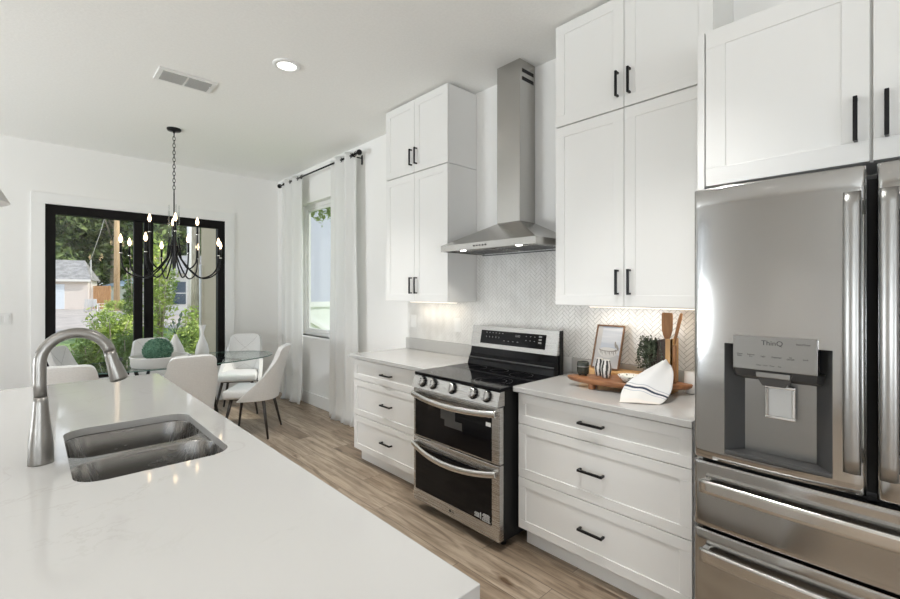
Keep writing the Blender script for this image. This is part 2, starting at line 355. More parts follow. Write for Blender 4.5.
# back window: black frame, two panes, white casing
m = MB(); x0, x1, z0, z1 = WB; yb, ye = YW + .005, YW + .105
m.box(x0, x0 + .085, yb, ye, z0 + .05, z1 - .10, .0); m.box(x1 - .085, x1, yb, ye, z0 + .05, z1 - .10, .0); m.box(x0, x1, yb, ye, z1 - .10, z1); m.box(x0, x1, yb, ye, z0, z0 + .05)
win1 = struct(m.build('window_1', 'matblack'))
for s0, s1, nm in ((.886, .975, 'sash_stile'), (.99, 1.083, 'sash_stile')):
    struct(MB().box(s0, s1, yb + .02, ye - .01, z0 + .05, z1 - .10, .004).build(nm, 'matblack', win1))
struct(MB().box(x0 + .085, .886, YW + .055, YW + .061, z0 + .05, z1 - .1).build('window_pane', 'pane', win1))
struct(MB().box(1.083, x1 - .085, YW + .055, YW + .061, z0 + .05, z1 - .1).build('window_pane', 'pane', win1))
struct(MB().box(.985, 1.0, yb - .02, yb + .02, 1.0, 1.18, .003).build('window_latch', 'matblack', win1))
m = MB(); c = .115
m.box(x0 - c, x1 + c, YW - .02, YW, z1, z1 + c, .003); m.box(x0 - c, x0, YW - .02, YW, z0 - .04, z1, .003); m.box(x1, x1 + c, YW - .02, YW, z0 - .04, z1, .003); m.box(x0 - c, x1 + c, YW - .04, YW, z0 - .07, z0 - .0, .003)
struct(m.build('trim_1', 'trim'))
# windows behind the camera
n = 3
for h in LH:
    m = MB(); frame_y(m, XL - .11, XL - .05, *h, .06); m.box(XL - .10, XL - .06, (h[0] + h[1]) / 2 - .03, (h[0] + h[1]) / 2 + .03, h[2], h[3]); wn = struct(m.build('window_%d' % n, 'matblack')); n += 1
    struct(MB().box(XL - .083, XL - .079, h[0] + .06, h[1] - .06, h[2] + .06, h[3] - .06).build('window_pane', 'pane', wn))
for h in FH:
    m = MB(); frame_x(m, YF - .11, YF - .05, *h, .06); m.box((h[0] + h[1]) / 2 - .03, (h[0] + h[1]) / 2 + .03, YF - .10, YF - .06, h[2], h[3]); wn = struct(m.build('window_%d' % n, 'matblack')); n += 1
    struct(MB().box(h[0] + .06, h[1] - .06, YF - .083, YF - .079, h[2] + .06, h[3] - .06).build('window_pane', 'pane', wn))
def base(name, *b): struct(MB().box(*b, .003).build(name, 'trim'))
base('baseboard_right', XW - .016, XW, 3.40, YW, 0, .15)
base('baseboard_back', XL, XW - .016, YW - .016, YW, 0, .15)
base('baseboard_left', XL, XL + .016, YF, YW - .016, 0, .15)
base('baseboard_front', XL + .016, XW, YF, YF + .016, 0, .15)
# roof eave outside
struct(MB().box(XW + .15, XW + .46, YF - .6, YW + .8, H - .02, H + .10).build('trim_3', 'trim'))

# ---------------------------------------------------------------- cabinets
def shaker(m, xf, y0, y1, z0, z1, rail=.06, t=.02, rec=.0055):
    m.box(xf + rec, xf + t, y0 + .002, y1 - .002, z0 + .002, z1 - .002)
    m.box(xf, xf + t, y0, y1, z1 - rail, z1, .0009, 1); m.box(xf, xf + t, y0, y1, z0, z0 + rail, .0015, 1)
    m.box(xf, xf + t, y0, y0 + rail, z0 + rail, z1 - rail, .0009, 1); m.box(xf, xf + t, y1 - rail, y1, z0 + rail, z1 - rail, .0015, 1)
def pull(parent, xf, y, z, vert=True, ln=.135, name='handle'):
    m = MB(); w_ = .006; a = ln / 2
    if vert:
        m.box(xf - .034, xf - .022, y - w_, y + w_, z - a, z + a, .0015, 1)
        for q in (-a + .006, a - .006): m.box(xf - .028, xf, y - .005, y + .005, z + q - .005, z + q + .005)
    else:
        m.box(xf - .034, xf - .022, y - a, y + a, z - w_, z + w_, .0015, 1)
        for q in (-a + .006, a - .006): m.box(xf - .028, xf, y + q - .005, y + q + .005, z - .005, z + .005)
    return m.build(name, 'black', parent)
def wall_cabinet(y0, y1, z0, z1, label, hz, group, hl=.135):
    xf = 2.296; g = .0018; ym = (y0 + y1) / 2
    t = thing('wall_cabinet', (XW - .01, ym, z0), label, 'cabinet', group)
    MB().box(xf + .021, XW - .002, y0, y1, z0, z1, .001, 1).build('body', 'cabinet', t)
    for a, b, hy in ((y0, ym - g, ym - .033), (ym + g, y1, ym + .033)):
        m = MB(); shaker(m, xf, a, b, z0 + .002, z1 - .002); d = m.build('door', 'cabinet', t); pull(d, xf, hy, hz, True, hl)
    return t
GW = 'white wall cabinets on either side of the range hood'
wall_cabinet(2.483, 3.29, 1.368, 2.427, 'tall white shaker wall cabinet left of the range hood, lower of its stack', 1.50, GW)
wall_cabinet(2.483, 3.29, 2.431, 3.035, 'short white shaker top cabinet left of the range hood, against the ceiling', 2.56, GW)
wall_cabinet(.677, 1.526, 1.368, 2.427, 'tall white shaker wall cabinet between hood and refrigerator, lower of its stack', 1.50, GW)
wall_cabinet(.677, 1.526, 2.431, 3.035, 'short white shaker top cabinet between hood and refrigerator, against the ceiling', 2.56, GW)
def base_cabinet(y0, y1, label):
    xf = 2.02; t = thing('base_cabinet', (2.3, (y0 + y1) / 2, 0), label, 'cabinet', 'white drawer base cabinets')
    MB().box(xf + .021, XW - .002, y0, y1, .108, .882).build('body', 'cabinet', t)
    MB().box(2.09, 2.11, y0 + .01, y1 - .01, 0, .108).build('toe_kick', 'cabinet', t)
    for a, b in ((.703, .872), (.402, .699), (.111, .398)):
        m = MB(); shaker(m, xf, y0 + .002, y1 - .002, a, b, .05); d = m.build('drawer', 'cabinet', t); pull(d, xf, (y0 + y1) / 2, (a + b) / 2 + .005, False)
    return t
base_cabinet(2.385, 3.37, 'white three-drawer base cabinet left of the range, near the curtains')
base_cabinet(.672, 1.592, 'white three-drawer base cabinet between the range and the refrigerator')
def counter(y0, y1, label):
    t = thing('countertop', (2.3, (y0 + y1) / 2, .884), label, 'countertop', 'white quartz wall countertops')
    MB().box(1.985, XW - .002, y0, y1, .884, .914, .003).build('slab', 'quartz', t)
    MB().box(XW - .024, XW - .002, y0, y1, .914, 1.014, .002).build('upstand', 'quartz', t)
counter(2.374, 3.394, 'white quartz countertop left of the range, bare')
counter(.662, 1.603, 'white quartz countertop right of the range, holding the wooden tray')
# herringbone backsplash, real tiles
def herring():
    Lt, Wt = .064, .0213; c45 = math.sqrt(.5); xs = XW - .0075
    out = MB(); out.mi = 1
    out.box(xs + .001, XW - .001, .674, 3.385, 1.014, 1.368); out.box(xs + .001, XW - .001, 1.53, 2.479, 1.368, 1.80); out.mi = 0
    for (ya, yb_, za, zb) in ((.674, 3.385, 1.015, 1.3675), (1.53, 2.479, 1.3675, 1.80)):
        t = bmesh.new(); gp = .0013
        for i in range(-90, 90):
            for j in range(-30, 30):
                ox, oy = i * Wt + j * Lt, i * Wt - j * Lt
                for (ax, ay, bx_, by) in ((0, 0, Lt, Wt), (0, Wt, Wt, Wt + Lt)):
                    q = [(ox + ax + gp, oy + ay + gp), (ox + bx_ - gp, oy + ay + gp), (ox + bx_ - gp, oy + by - gp), (ox + ax + gp, oy + by - gp)]
                    q = [((a - b) * c45, (a + b) * c45) for a, b in q]; cy = 2.0 + sum(p[0] for p in q) / 4; cz = 1.35 + sum(p[1] for p in q) / 4
                    if cy < ya - .05 or cy > yb_ + .05 or cz < za - .05 or cz > zb + .05: continue
                    f_ = [t.verts.new((xs - .0015, 2.0 + p[0], 1.35 + p[1])) for p in q]; b_ = [t.verts.new((xs + .002, 2.0 + p[0] , 1.35 + p[1])) for p in q]
                    t.faces.new(f_)
                    for k in range(4): t.faces.new((f_[k], f_[(k + 1) % 4], b_[(k + 1) % 4], b_[k]))
        for co, no in (((0, ya, 0), (0, -1, 0)), ((0, yb_, 0), (0, 1, 0)), ((0, 0, za), (0, 0, -1)), ((0, 0, zb), (0, 0, 1))):
            bmesh.ops.bisect_plane(t, geom=t.verts[:] + t.edges[:] + t.faces[:], plane_co=co, plane_no=no, clear_outer=True)
        out.join(t)
    return out.build('backsplash', ['tile', 'grout'])
tag(herring(), 'white marble herringbone mosaic tile backsplash behind the range and counters', 'backsplash')
# under-cabinet lights
for y0, y1, lb in ((2.6, 3.2, 'slim under-cabinet light strip left of the hood'), (.78, 1.42, 'slim under-cabinet light strip above the wooden tray')):
    t = thing('cabinet_light', (2.5, (y0 + y1) / 2, 1.356), lb, 'light', 'under-cabinet light strips')
    MB().box(2.485, 2.525, y0, y1, 1.358, 1.368, .002).build('housing', 'plastic', t)
    MB().box(2.49, 2.52, y0 + .01, y1 - .01, 1.3555, 1.358).build('diffuser', 'strip', t)
    light('cabinet_light_glow', 'AREA', (2.505, (y0 + y1) / 2, 1.354), .55, .03, y1 - y0, (0, R(0), 0), (1, .86, .66))
# outlets and switch
def outlet(name, y, z, lb, kind):
    t = thing(name, (XW - .01, y, z), lb, kind)
    MB().box(XW - .016, XW - .0088, y - .036, y + .036, z - .058, z + .058, .002).build('plate', 'plastic', t)
    if kind == 'outlet':
        for k in (-.026, .026): MB().box(XW - .018, XW - .0155, y - .016, y + .016, z + k - .02, z + k + .02, .002).build('socket', 'plastic', t)
    else: MB().box(XW - .020, XW - .0155, y - .016, y + .016, z - .033, z + .033, .002).build('rocker', 'plastic', t)
outlet('wall_outlet', 3.288, 1.174, 'white outlet on the tile under the far cabinet, nearer the corner end', 'outlet')
outlet('light_switch', 2.695, 1.169, 'white wall switch on the tile just left of the range', 'switch')
t = thing('light_switch', (-.22, YW - .01, 1.17), 'white double switch plate on the wall left of the black window', 'switch')
MB().box(-.28, -.165, YW - .008, YW, 1.11, 1.228, .002).build('plate', 'plastic', t)
for q in (-.25, -.195): MB().box(q - .017, q + .017, YW - .012, YW - .0075, 1.135, 1.203, .002).build('rocker', 'plastic', t)

# fridge surround
t = thing('fridge_cabinet', (2.3, .15, 0), 'white two-door cabinet and side panels built around the refrigerator', 'cabinet')
MB().box(2.04, XW - .002, .633, .660, 0, 2.525, .001, 1).build('side_panel', 'cabinet', t)
MB().box(2.04, XW - .002, -.42, -.393, 0, 2.525, .001, 1).build('side_panel', 'cabinet', t)
MB().box(2.061, XW - .002, -.393, .633, 1.885, 2.525).build('body', 'cabinet', t)
for a, b, hy in ((.131, .628, .165), (-.388, .123, .089)):
    m = MB(); shaker(m, 2.04, a, b, 1.885, 2.525, .072); d = m.build('door', 'cabinet', t); pull(d, 2.04, hy, 2.03, True, .15)

# ---------------------------------------------------------------- refrigerator
YC = .11; FX = 1.75; HWD = .472
t = thing('refrigerator', (2.15, YC, 0), 'stainless french-door refrigerator with water dispenser and two freezer drawers', 'refrigerator')
MB().box(1.835, 2.54, YC - HWD + .006, YC + HWD - .006, .03, 1.80, .004).build('body', 'darkplastic', t)
for yy in (YC - .38, YC + .38): MB().box(1.86, 1.94, yy - .03, yy + .03, 0, .035).build('foot', 'darkplastic', t)
def bulge(y, y0, y1):      # gentle outward curve of a steel door with rolled side edges
    u = (y - y0) / (y1 - y0) * 2 - 1
    return .012 * (1 - u * u)
def wave(y, z): return .0012 * math.sin(z * 3.1 + y * 5) * math.sin(y * 9)
def steel_front(m, y0, y1, z0, z1, hole=None, xf=FX, th=.075):
    rr = .012
    ys = [y0, y0 + .001, y0 + .004, y0 + .008, y0 + rr] + [y0 + rr + (y1 - y0 - 2 * rr) * k / 22 for k in range(1, 22)] + [y1 - rr, y1 - .008, y1 - .004, y1 - .001, y1]
    zs = [z0, z0 + .002, z0 + .006] + [z0 + .006 + (z1 - z0 - .012) * k / 16 for k in range(1, 16)] + [z1 - .006, z1 - .002, z1]
    if hole:
        def snap(a, v):
            i = min(range(1, len(a) - 1), key=lambda k: abs(a[k] - v)); a[i] = v
        for v in hole[:2]: snap(ys, v)
        for v in hole[2:]: snap(zs, v)
    def off(v, a, b, r):
        d = min(v - a, b - v)
        return 0 if d >= r else r - math.sqrt(max(r * r - (r - d) ** 2, 0))
    def X(y, z): return xf + .012 - bulge(y, y0, y1) + off(y, y0, y1, rr) + off(z, z0, z1, .006) + wave(y, z)
    V = [[m.b.verts.new((X(y, z), y, z)) for z in zs] for y in ys]
    hm = lambda y, z: hole and hole[0] - 1e-6 < y < hole[1] + 1e-6 and hole[2] - 1e-6 < z < hole[3] + 1e-6
    for i in range(len(ys) - 1):
        for j in range(len(zs) - 1):
            if hm((ys[i] + ys[i + 1]) / 2, (zs[j] + zs[j + 1]) / 2): continue
            f = m.b.faces.new((V[i][j], V[i][j + 1], V[i + 1][j + 1], V[i + 1][j])); f.smooth = True
    xb = xf + th
    B = [[m.b.verts.new((xb, y, z)) for z in (zs[0], zs[-1])] for y in ys]
    for i in range(len(ys) - 1):
        for j, k in ((0, 0), (len(zs) - 1, 1)): m.b.faces.new((V[i][j], V[i + 1][j], B[i + 1][k], B[i][k]))
    for i in (0, len(ys) - 1):
        m.b.faces.new([V[i][j] for j in range(len(zs))] + [B[i][1], B[i][0]])
    m.b.faces.new([b[0] for b in B] + [b[1] for b in B][::-1])
    return X
m = MB(); hole = (.194, .481, .887, 1.272); Xd = steel_front(m, .1215, YC + HWD, .853, 1.817, hole)
door1 = m.build('door', 'fridge', t, recalc=False)
m = MB(); steel_front(m, YC - HWD, .0985, .853, 1.817); door2 = m.build('door', 'fridge', t, recalc=False)
MB().box(1.80, 1.834, .099, .121, .86, 1.78).build('door_seal', 'darkbody', t)
def vhandle(par, y0, y1, z0, z1):
    m = MB(); ym = (y0 + y1) / 2
    def P(u, v):
        a = (v - .5) * 2; z = (z0 + z1) / 2 + a * (z1 - z0) / 2; y = y0 + (y1 - y0) * u
        x = 1.700 - .012 * (1 - a * a) + .006 * (2 * u - 1) ** 2
        return Vector((x, y, z))
    t_ = [[P(i / 6, j / 20) for j in range(21)] for i in range(7)]
    m.grid(lambda u, v: P(u, v), 6, 20); m.grid(lambda u, v: P(u, v) + Vector((.016, 0, 0)), 6, 20)
    m.grid(lambda u, v: P(0, v) + Vector((.016 * u, 0, 0)), 1, 20, False); m.grid(lambda u, v: P(1, v) + Vector((.016 * u, 0, 0)), 1, 20, False)
    m.grid(lambda u, v: P(u, 0) + Vector((.016 * v, 0, 0)), 6, 1, False); m.grid(lambda u, v: P(u, 1) + Vector((.016 * v, 0, 0)), 6, 1, False)
    bmesh.ops.remove_doubles(m.b, verts=m.b.verts, dist=1e-5)
    for zz in (z0 + .03, z1 - .03): m.box(1.708, 1.765, y0 + .004, y1 - .004, zz - .022, zz + .022, .004)
    return m.build('handle', 'strap', par)
vhandle(door1, .128, .166, .93, 1.735); vhandle(door2, .052, .090, .93, 1.735)
def drawer(z0, z1, hz):
    m = MB(); steel_front(m, YC - HWD, YC + HWD, z0, z1); d = m.build('freezer_drawer', 'fridge', t, recalc=False)
    m = MB(); ya, yb = YC - HWD + .03, YC + HWD - .03
    def P(u, v):
        a = 2 * u - 1; return Vector((1.722 - .018 * (1 - a * a), ya + (yb - ya) * u, hz + (.5 - v) * .046))
    m.grid(P, 28, 4); m.grid(lambda u, v: P(u, v) + Vector((.018, 0, -.004)), 28, 4)
    m.grid(lambda u, v: P(u, 0) + Vector((.018 * v, 0, -.004 * v)), 28, 1, False); m.grid(lambda u, v: P(u, 1) + Vector((.018 * v, 0, -.004 * v)), 28, 1, False)
    for q in (0, 1): m.grid(lambda u, v: P(q, u) + Vector((.018 * v, 0, -.004 * v)), 4, 1, False)
    bmesh.ops.remove_doubles(m.b, verts=m.b.verts, dist=1e-5)
    for yy in (ya + .012, yb - .012): m.box(1.730, 1.775, yy - .012, yy + .012, hz - .02, hz + .014, .004)
    m.build('handle', 'handle', d)
drawer(.607, .840, .765); drawer(.075, .596, .522)
# water dispenser
m = MB(); y0, y1, z0, z1 = hole; xo, xi = FX + .004, FX + .07
m.grid(lambda u, v: Vector((xi, y0 + .046 + (y1 - y0 - .092) * v, z0 + (z1 - z0) * u)), 1, 20)
rec = m.build('dispenser_back', 'greypanel', door1)
m = MB()
for a, b, c_, d_ in (((xo, y0, z0), (xi, y0 + .046, z0), (xi, y0 + .046, z1), (xo, y0, z1)), ((xo, y1, z0), (xi, y1 - .046, z0), (xi, y1 - .046, z1), (xo, y1, z1)), ((xo, y0, z1), (xi, y0, z1), (xi, y1, z1), (xo, y1, z1))): m._add([a, b, c_, d_], [(0, 1, 2, 3)])
m.build('dispenser_lining', 'darkplastic', door1)
MB().box(xo - .001, xi, y0, y1, z0, z0 + .014, .003).build('drip_tray', 'darkplastic', door1)
pnl = MB().box(FX - .008, FX + .03, .227, .452, 1.192, 1.302, .002).build('control_panel', 'greypanel', door1)
m = MB(); m._add([(FX - .006, .229, 1.192), (FX - .006, .450, 1.192), (FX + .05, .470, 1.192), (FX + .05, .205, 1.192), (FX + .02, .235, 1.165), (FX + .02, .445, 1.165), (FX + .06, .465, 1.150), (FX + .06, .212, 1.150)],
  [(0, 1, 5, 4), (4, 5, 6, 7), (0, 4, 7, 3), (1, 2, 6, 5), (0, 3, 2, 1), (2, 3, 7, 6)]); m.build('panel_underside', 'darkplastic', door1)
noz = MB(); noz._add([(FX - .004, .29, 1.184), (FX - .004, .392, 1.184), (FX + .004, .382, 1.160), (FX + .004, .300, 1.160), (FX + .045, .29, 1.184), (FX + .045, .392, 1.184), (FX + .045, .375, 1.137), (FX + .045, .307, 1.137), (FX + .010, .372, 1.140), (FX + .010, .31, 1.140)],
  [(0, 1, 2, 3), (3, 2, 8, 9), (9, 8, 6, 7), (0, 3, 9, 7, 4), (1, 5, 6, 8, 2), (0, 4, 5, 1), (4, 7, 6, 5)]); nz = noz.build('nozzle', 'darkplastic', door1)
MB().box(FX - .006, FX + .001, .296, .387, 1.168, 1.186, .003).build('nozzle_cap', 'greypanel', nz)
m = MB(); frame_y(m, FX + .045, FX + .052, .290, .372, 1.028, 1.138, .009, .002); m.build('paddle_frame', 'chrome', door1)
MB().box(FX + .048, FX + .056, .299, .363, 1.036, 1.138, .002).build('paddle', 'lightgrey', door1)
xt = FX - .0085
text('ThinQ', .022, 'lettering', 'ink', pnl, (xt, .342, 1.282), FACE_X)
text('InstaView', .009, 'lettering', 'ink', pnl, (xt, .262, 1.284), FACE_X)
for y, s in ((.432, 'Water\nFilter'), (.400, 'Express\nFrz'), (.366, 'Light'), (.330, 'Dispenser'), (.294, 'Ice\nOn/Off'), (.256, 'Lock')): text(s, .0065, 'lettering', 'ink', pnl, (xt, y, 1.238), FACE_X)
for y, s in ((.378, 'Cubed'), (.360, 'Crush'), (.342, 'Water'), (.322, 'Cup')): text(s, .005, 'lettering', 'ink', pnl, (xt, y, 1.209), FACE_X)

# ---------------------------------------------------------------- range
y0, y1 = 1.611, 2.366; ym = (y0 + y1) / 2; XR = 1.873
t = thing('range', (2.2, ym, 0), 'stainless double-oven electric range with black glass cooktop and five knobs', 'range')
MB().box(XR + .045, 2.50, y0 + .004, y1 - .004, .05, .893, .002).build('body', 'darkbody', t)
for yy in (y0 + .06, y1 - .06):
    for xx in (1.98, 2.42): MB().lathe([(.018, 0), (.018, .05)], (xx, yy, 0), 12).build('foot', 'darkbody', t)
ct = MB().box(1.885, 2.46, y0, y1, .893, .912, .004).build('cooktop', 'blackglass', t)
m = MB()
def ring(cx, cy, r, w_=.0018): m.grid(lambda u, v: Vector((cx + (r + w_ * v) * math.cos(2 * math.pi * u), cy + (r + w_ * v) * math.sin(2 * math.pi * u), .9124)), 40, 1)
for cx, cy, r in ((2.03, ym - .2, .115), (2.03, ym - .2, .08), (2.03, ym + .2, .11), (2.03, ym + .2, .075), (2.30, ym - .2, .075), (2.30, ym + .2, .075), (2.32, ym, .06)): ring(cx, cy, r)
m.build('burner_markings', 'greypanel', ct, recalc=False)
# sloped knob panel
def panel(m, pts, ya, yb):
    n = len(pts); v = [(x, ya, z) for x, z in pts] + [(x, yb, z) for x, z in pts]
    m._add(v, [tuple(range(n)), tuple(range(2 * n - 1, n - 1, -1))] + [(i, (i + 1) % n, n + (i + 1) % n, n + i) for i in range(n)])
m = MB(); panel(m, [(XR - .012, .812), (XR + .05, .812), (XR + .05, .892), (XR + .018, .892), (XR + .012, .889)], y0, y1); kp = m.build('knob_panel', 'steel', t)
nrm = Vector((-(.889 - .812), 0, .024)).normalized()
KN = (2.266, 2.162, 1.985, 1.805, 1.700)
for y in KN:
    p = Vector((XR - .012 + .024 * .6, y, .812 + .077 * .6))
    m = MB(); m.lathe([(.036, 0), (.036, .004), (.031, .006)], p, 28, axis=nrm); k = m.build('knob', 'black', kp)
    m = MB(); m.lathe([(.029, .005), (.027, .026), (.024, .029)], p, 28, axis=nrm); cap = m.build('knob_cap', 'chrome' if False else 'steel', k) if False else m.build('knob_cap', 'steel', kp)
    up = Vector((0, 1, 0)).cross(nrm).normalized(); a = nrm.cross(Vector((0, 1, 0)))
    mt = Matrix.Translation(p + nrm * .031) @ nrm.to_track_quat('Z', 'Y').to_matrix().to_4x4()
    MB().box(-.005, .005, -.021, .021, -.004, .006, .002, mtx=mt).build('knob_grip', 'steel', kp)
MB().box(XR + .001, XR + .05, y0 + .002, y1 - .002, .8065, .8115).build('seam', 'darkbody', t)
def oven_door(z0, z1, gz0, gz1, hz, bow):
    m = MB(); m.box(XR + .004, XR + .044, y0, y1, z0, z1, .004); d = m.build('oven_door', 'steel', t)
    MB().box(XR + .0005, XR + .01, y0 + .055, y1 - .022, gz0, gz1, .002).build('oven_window', 'blackglass', d)
    m = MB(); ya, yb = y0 + .012, y1 - .008
    def P(u, v):
        a = 2 * u - 1; th = 2 * math.pi * v; q = 1 - a * a
        return Vector((XR - .016 - .040 * q + .009 * math.cos(th), ya + (yb - ya) * u, hz - bow * q + .019 * math.sin(th)))
    m.grid(P, 30, 14); bmesh.ops.remove_doubles(m.b, verts=m.b.verts, dist=1e-5)
    for q in (0, 1):
        m._add([P(q, k / 14) for k in range(14)], [tuple(range(14))])
    for yy in (ya + .012, yb - .012): m.box(XR - .018, XR + .006, yy - .012, yy + .012, hz - .016, hz + .014, .003)
    m.build('handle', 'handle', d); return d
d1 = oven_door(.487, .806, .497, .745, .772, .018)
d2 = oven_door(.060, .482, .138, .425, .440, .040)
MB().box(XR - .0008, XR + .0005, y0 + .058, y0 + .095, .690, .712).build('sticker', 'plastic', d1)
MB().box(XR - .0004, XR + .0005, ym - .03, ym + .10, .655, .735).build('paper_tag', 'tagpaper', d1)
MB().box(XR - .0002, XR + .0005, ym - .09, ym + .065, .615, .660).build('paper_tag', 'tagpaper', d1)
m = MB(); m.box(XR - .0005, XR + .0005, y0 + .062, y0 + .125, .146, .150)
for k in range(6): m.box(XR - .0005, XR + .0005, y0 + .065 + .004 * (k % 2), y0 + .125 - .005 * (k % 3), .155 + .006 * k, .1575 + .006 * k)
for k in range(4): m.box(XR - .0005, XR + .0005, y0 + .145, y0 + .185 - .004 * (k % 2), .152 + .007 * k, .155 + .007 * k)
m.box(XR - .0005, XR + .0005, y0 + .133, y0 + .138, .148, .185)
m.build('sticker', 'whiteink', d2)
lx = XR + .0035
m = MB(); m.lathe([(.0085, 0), (.0085, .0008)], (lx, ym + .018, .100), 24, axis=Vector((-1, 0, 0))); m.build('logo', 'ink', d2)
text('LG', .017, 'lettering', 'ink', d2, (lx, ym - .006, .100), FACE_X)
# backguard with display
m = MB(); panel(m, [(2.430, 1.040), (2.500, 1.040), (2.500, 1.195), (2.462, 1.195)], y0 - .004, y1 + .004); bgd = m.build('backguard', 'steel', t)
MB().box(2.462, 2.502, y0 - .007, y0 - .0035, .913, 1.197, .001).build('side_cover', 'darkbody', bgd)
m = MB(); panel(m, [(2.395, .912), (2.500, .912), (2.500, 1.040), (2.440, 1.040), (2.428, .990), (2.405, .945)], y0, y1); m.build('vent_riser', 'blackglass', t)
MB().box(2.404, 2.425, y0 + .004, y1 - .004, .958, .966, .001).build('vent_trim', 'darkplastic', t)
sl = Vector((.155, 0, -.032)).normalized(); tl = (2.462 - 2.430) / .155
def onbg(z): return 2.430 + (z - 1.040) * tl
m = MB(); panel(m, [(onbg(1.070) - .0015, 1.070), (onbg(1.070) + .003, 1.070), (onbg(1.165) + .003, 1.165), (onbg(1.165) - .0015, 1.165)], y0 + .09, y1 - .09); ds = m.build('display', 'blackglass', bgd)
m = MB(); rg = random.Random(3)
def mark(y, z, w_, h_=.0035): m.box(onbg(z) - .0022, onbg(z) - .0012, y - w_, y + w_, z - h_, z + h_)
for k in range(6): mark(2.22 - k * .03, 1.150, .006, .002)
for k in range(5): mark(2.22 - k * .03, 1.118, .003, .007)
for k in range(6): mark(1.86 - (k % 3) * .035, 1.145 - (k // 3) * .028, .004, .002)
for k in range(4): mark(2.05 - k * .04, 1.10, .006, .002)
for k in range(3): mark(1.745, 1.148 - k * .02, .012, .007)
m.build('button_markings', 'greypanel', ds)
rot = Matrix(((0, 0, -1), (-1, 0, 0), (0, 1, 0)))
text('12:00', .020, 'clock_digits', 'greypanel', ds, (onbg(1.14) - .0018, 1.935, 1.14), Matrix.Rotation(math.atan(tl), 3, 'Y') @ rot)

# ---------------------------------------------------------------- range hood
hy0, hy1 = 1.572, 2.404; hx = 2.157; hz0, hz1, hzt = 1.735, 1.778, 1.934
cy0, cy1, cx = 1.905, 2.110, 2.435
t = thing('range_hood', (XW - .005, 2.0, 1.735), 'stainless chimney range hood mounted on the wall above the range', 'range hood')
m = MB(); X0 = XW - .009
m._add([(hx, hy0, hz0), (hx, hy1, hz0), (X0, hy1, hz0), (X0, hy0, hz0), (hx, hy0, hz1), (hx, hy1, hz1), (X0, hy1, hz1), (X0, hy0, hz1), (cx, cy0, hzt), (cx, cy1, hzt), (X0, cy1, hzt), (X0, cy0, hzt),
        (hx + .012, hy0 + .012, hz0), (hx + .012, hy1 - .012, hz0), (X0, hy1 - .012, hz0), (X0, hy0 + .012, hz0), (hx + .012, hy0 + .012, hz0 + .012), (hx + .012, hy1 - .012, hz0 + .012), (X0, hy1 - .012, hz0 + .012), (X0, hy0 + .012, hz0 + .012)],
  [(0, 1, 5, 4), (1, 2, 6, 5), (0, 4, 7, 3), (4, 5, 9, 8), (5, 6, 10, 9), (4, 8, 11, 7), (8, 9, 10, 11), (0, 12, 13, 1), (1, 13, 14, 2), (3, 15, 12, 0), (12, 16, 17, 13), (13, 17, 18, 14), (15, 19, 16, 12), (16, 19, 18, 17), (2, 14, 18, 19, 15, 3, 7, 11, 10, 6)])
can = m.build('canopy', 'hood', t)
MB().box(X0 - .012, X0, hy0, hy1, hz0 - .006, hz0 + .0).build('rear_lip', 'darkplastic', can)
ch = MB().box(cx, X0, cy0, cy1, hzt, H, .003).build('chimney', 'hood', t)
m = MB()
for k in (0, 1): m.box(cx + .025, X0 - .02, cy0 - .0012, cy0 + .001, 2.965 - .055 * k, 2.99 - .055 * k)
m.build('vent_slot', 'darkbody', ch)
for a, b in ((hy0 + .05, ym - .01), (ym + .03, hy1 - .05)):
    m = MB(); m.box(hx + .10, X0 - .05, a, b, hz0 + .004, hz0 + .0115)
    f_ = m.build('grease_filter', 'hood', can)
    m = MB()
    for k in range(9): m.box(hx + .12 + k * .032, hx + .128 + k * .032, a + .02, b - .02, hz0 + .002, hz0 + .0045)
    m.build('filter_slats', 'darkplastic', f_)
for y in (hy0 + .17, hy1 - .17):
    m = MB(); m.lathe([(.026, 0), (.026, .006)], (hx + .06, y, hz0 + .0045), 24); r_ = m.build('lamp_ring', 'chrome', can)
    m = MB(); m.lathe([(.020, 0), (.020, .003)], (hx + .06, y, hz0 + .002), 24); m.build('lamp_lens', 'hoodlamp', r_)
    light('hood_glow', 'SPOT', (hx + .06, y, hz0 - .004), 5, spot_size=R(110), spot_blend=.6, shadow_soft_size=.02, color=(1, .95, .87))
m = MB()
for k in range(5): m.lathe([(.0055, 0), (.0055, .004)], (hx, 2.072 - k * .026, 1.757), 12, axis=Vector((-1, 0, 0)))
m.build('control_buttons', 'ink', can)

# ---------------------------------------------------------------- island
IX0, IX1, IY0, IY1 = -.62, .600, .560, 3.45
t = thing('kitchen_island', ((IX0 + IX1) / 2, 2.0, 0), 'white kitchen island base cabinet under the quartz top', 'island')
SX0, SX1, SY0, SY1 = .083, .495, 1.600, 2.262
m = MB(); x0, x1, y0, y1 = IX0 + .28, IX1 - .03, IY0 + .03, IY1 - .03
for b in ((x0, x0 + .02, y0, y1), (x1 - .02, x1, y0, y1), (x0 + .02, x1 - .02, y0, y0 + .02), (x0 + .02, x1 - .02, y1 - .02, y1)): m.box(*b, .10, .883)
m.box(x0, x1, y0, y1, .10, .12); m.build('body', 'cabinet', t)
MB().box(x0 + .07, x1 - .07, y0 + .05, y1 - .05, 0, .10).build('toe_kick', 'cabinet', t)
for k in range(4):
    a = y0 + .02 + k * (y1 - y0 - .04) / 4; b = a + (y1 - y0 - .04) / 4 - .004
    m = MB(); shaker(m, 0, a, b, .11, .872); bmesh.ops.scale(m.b, vec=(-1, 1, 1), verts=m.b.verts); bmesh.ops.translate(m.b, vec=(x1 + .021, 0, 0), verts=m.b.verts)
    m.build('door', 'cabinet', t)
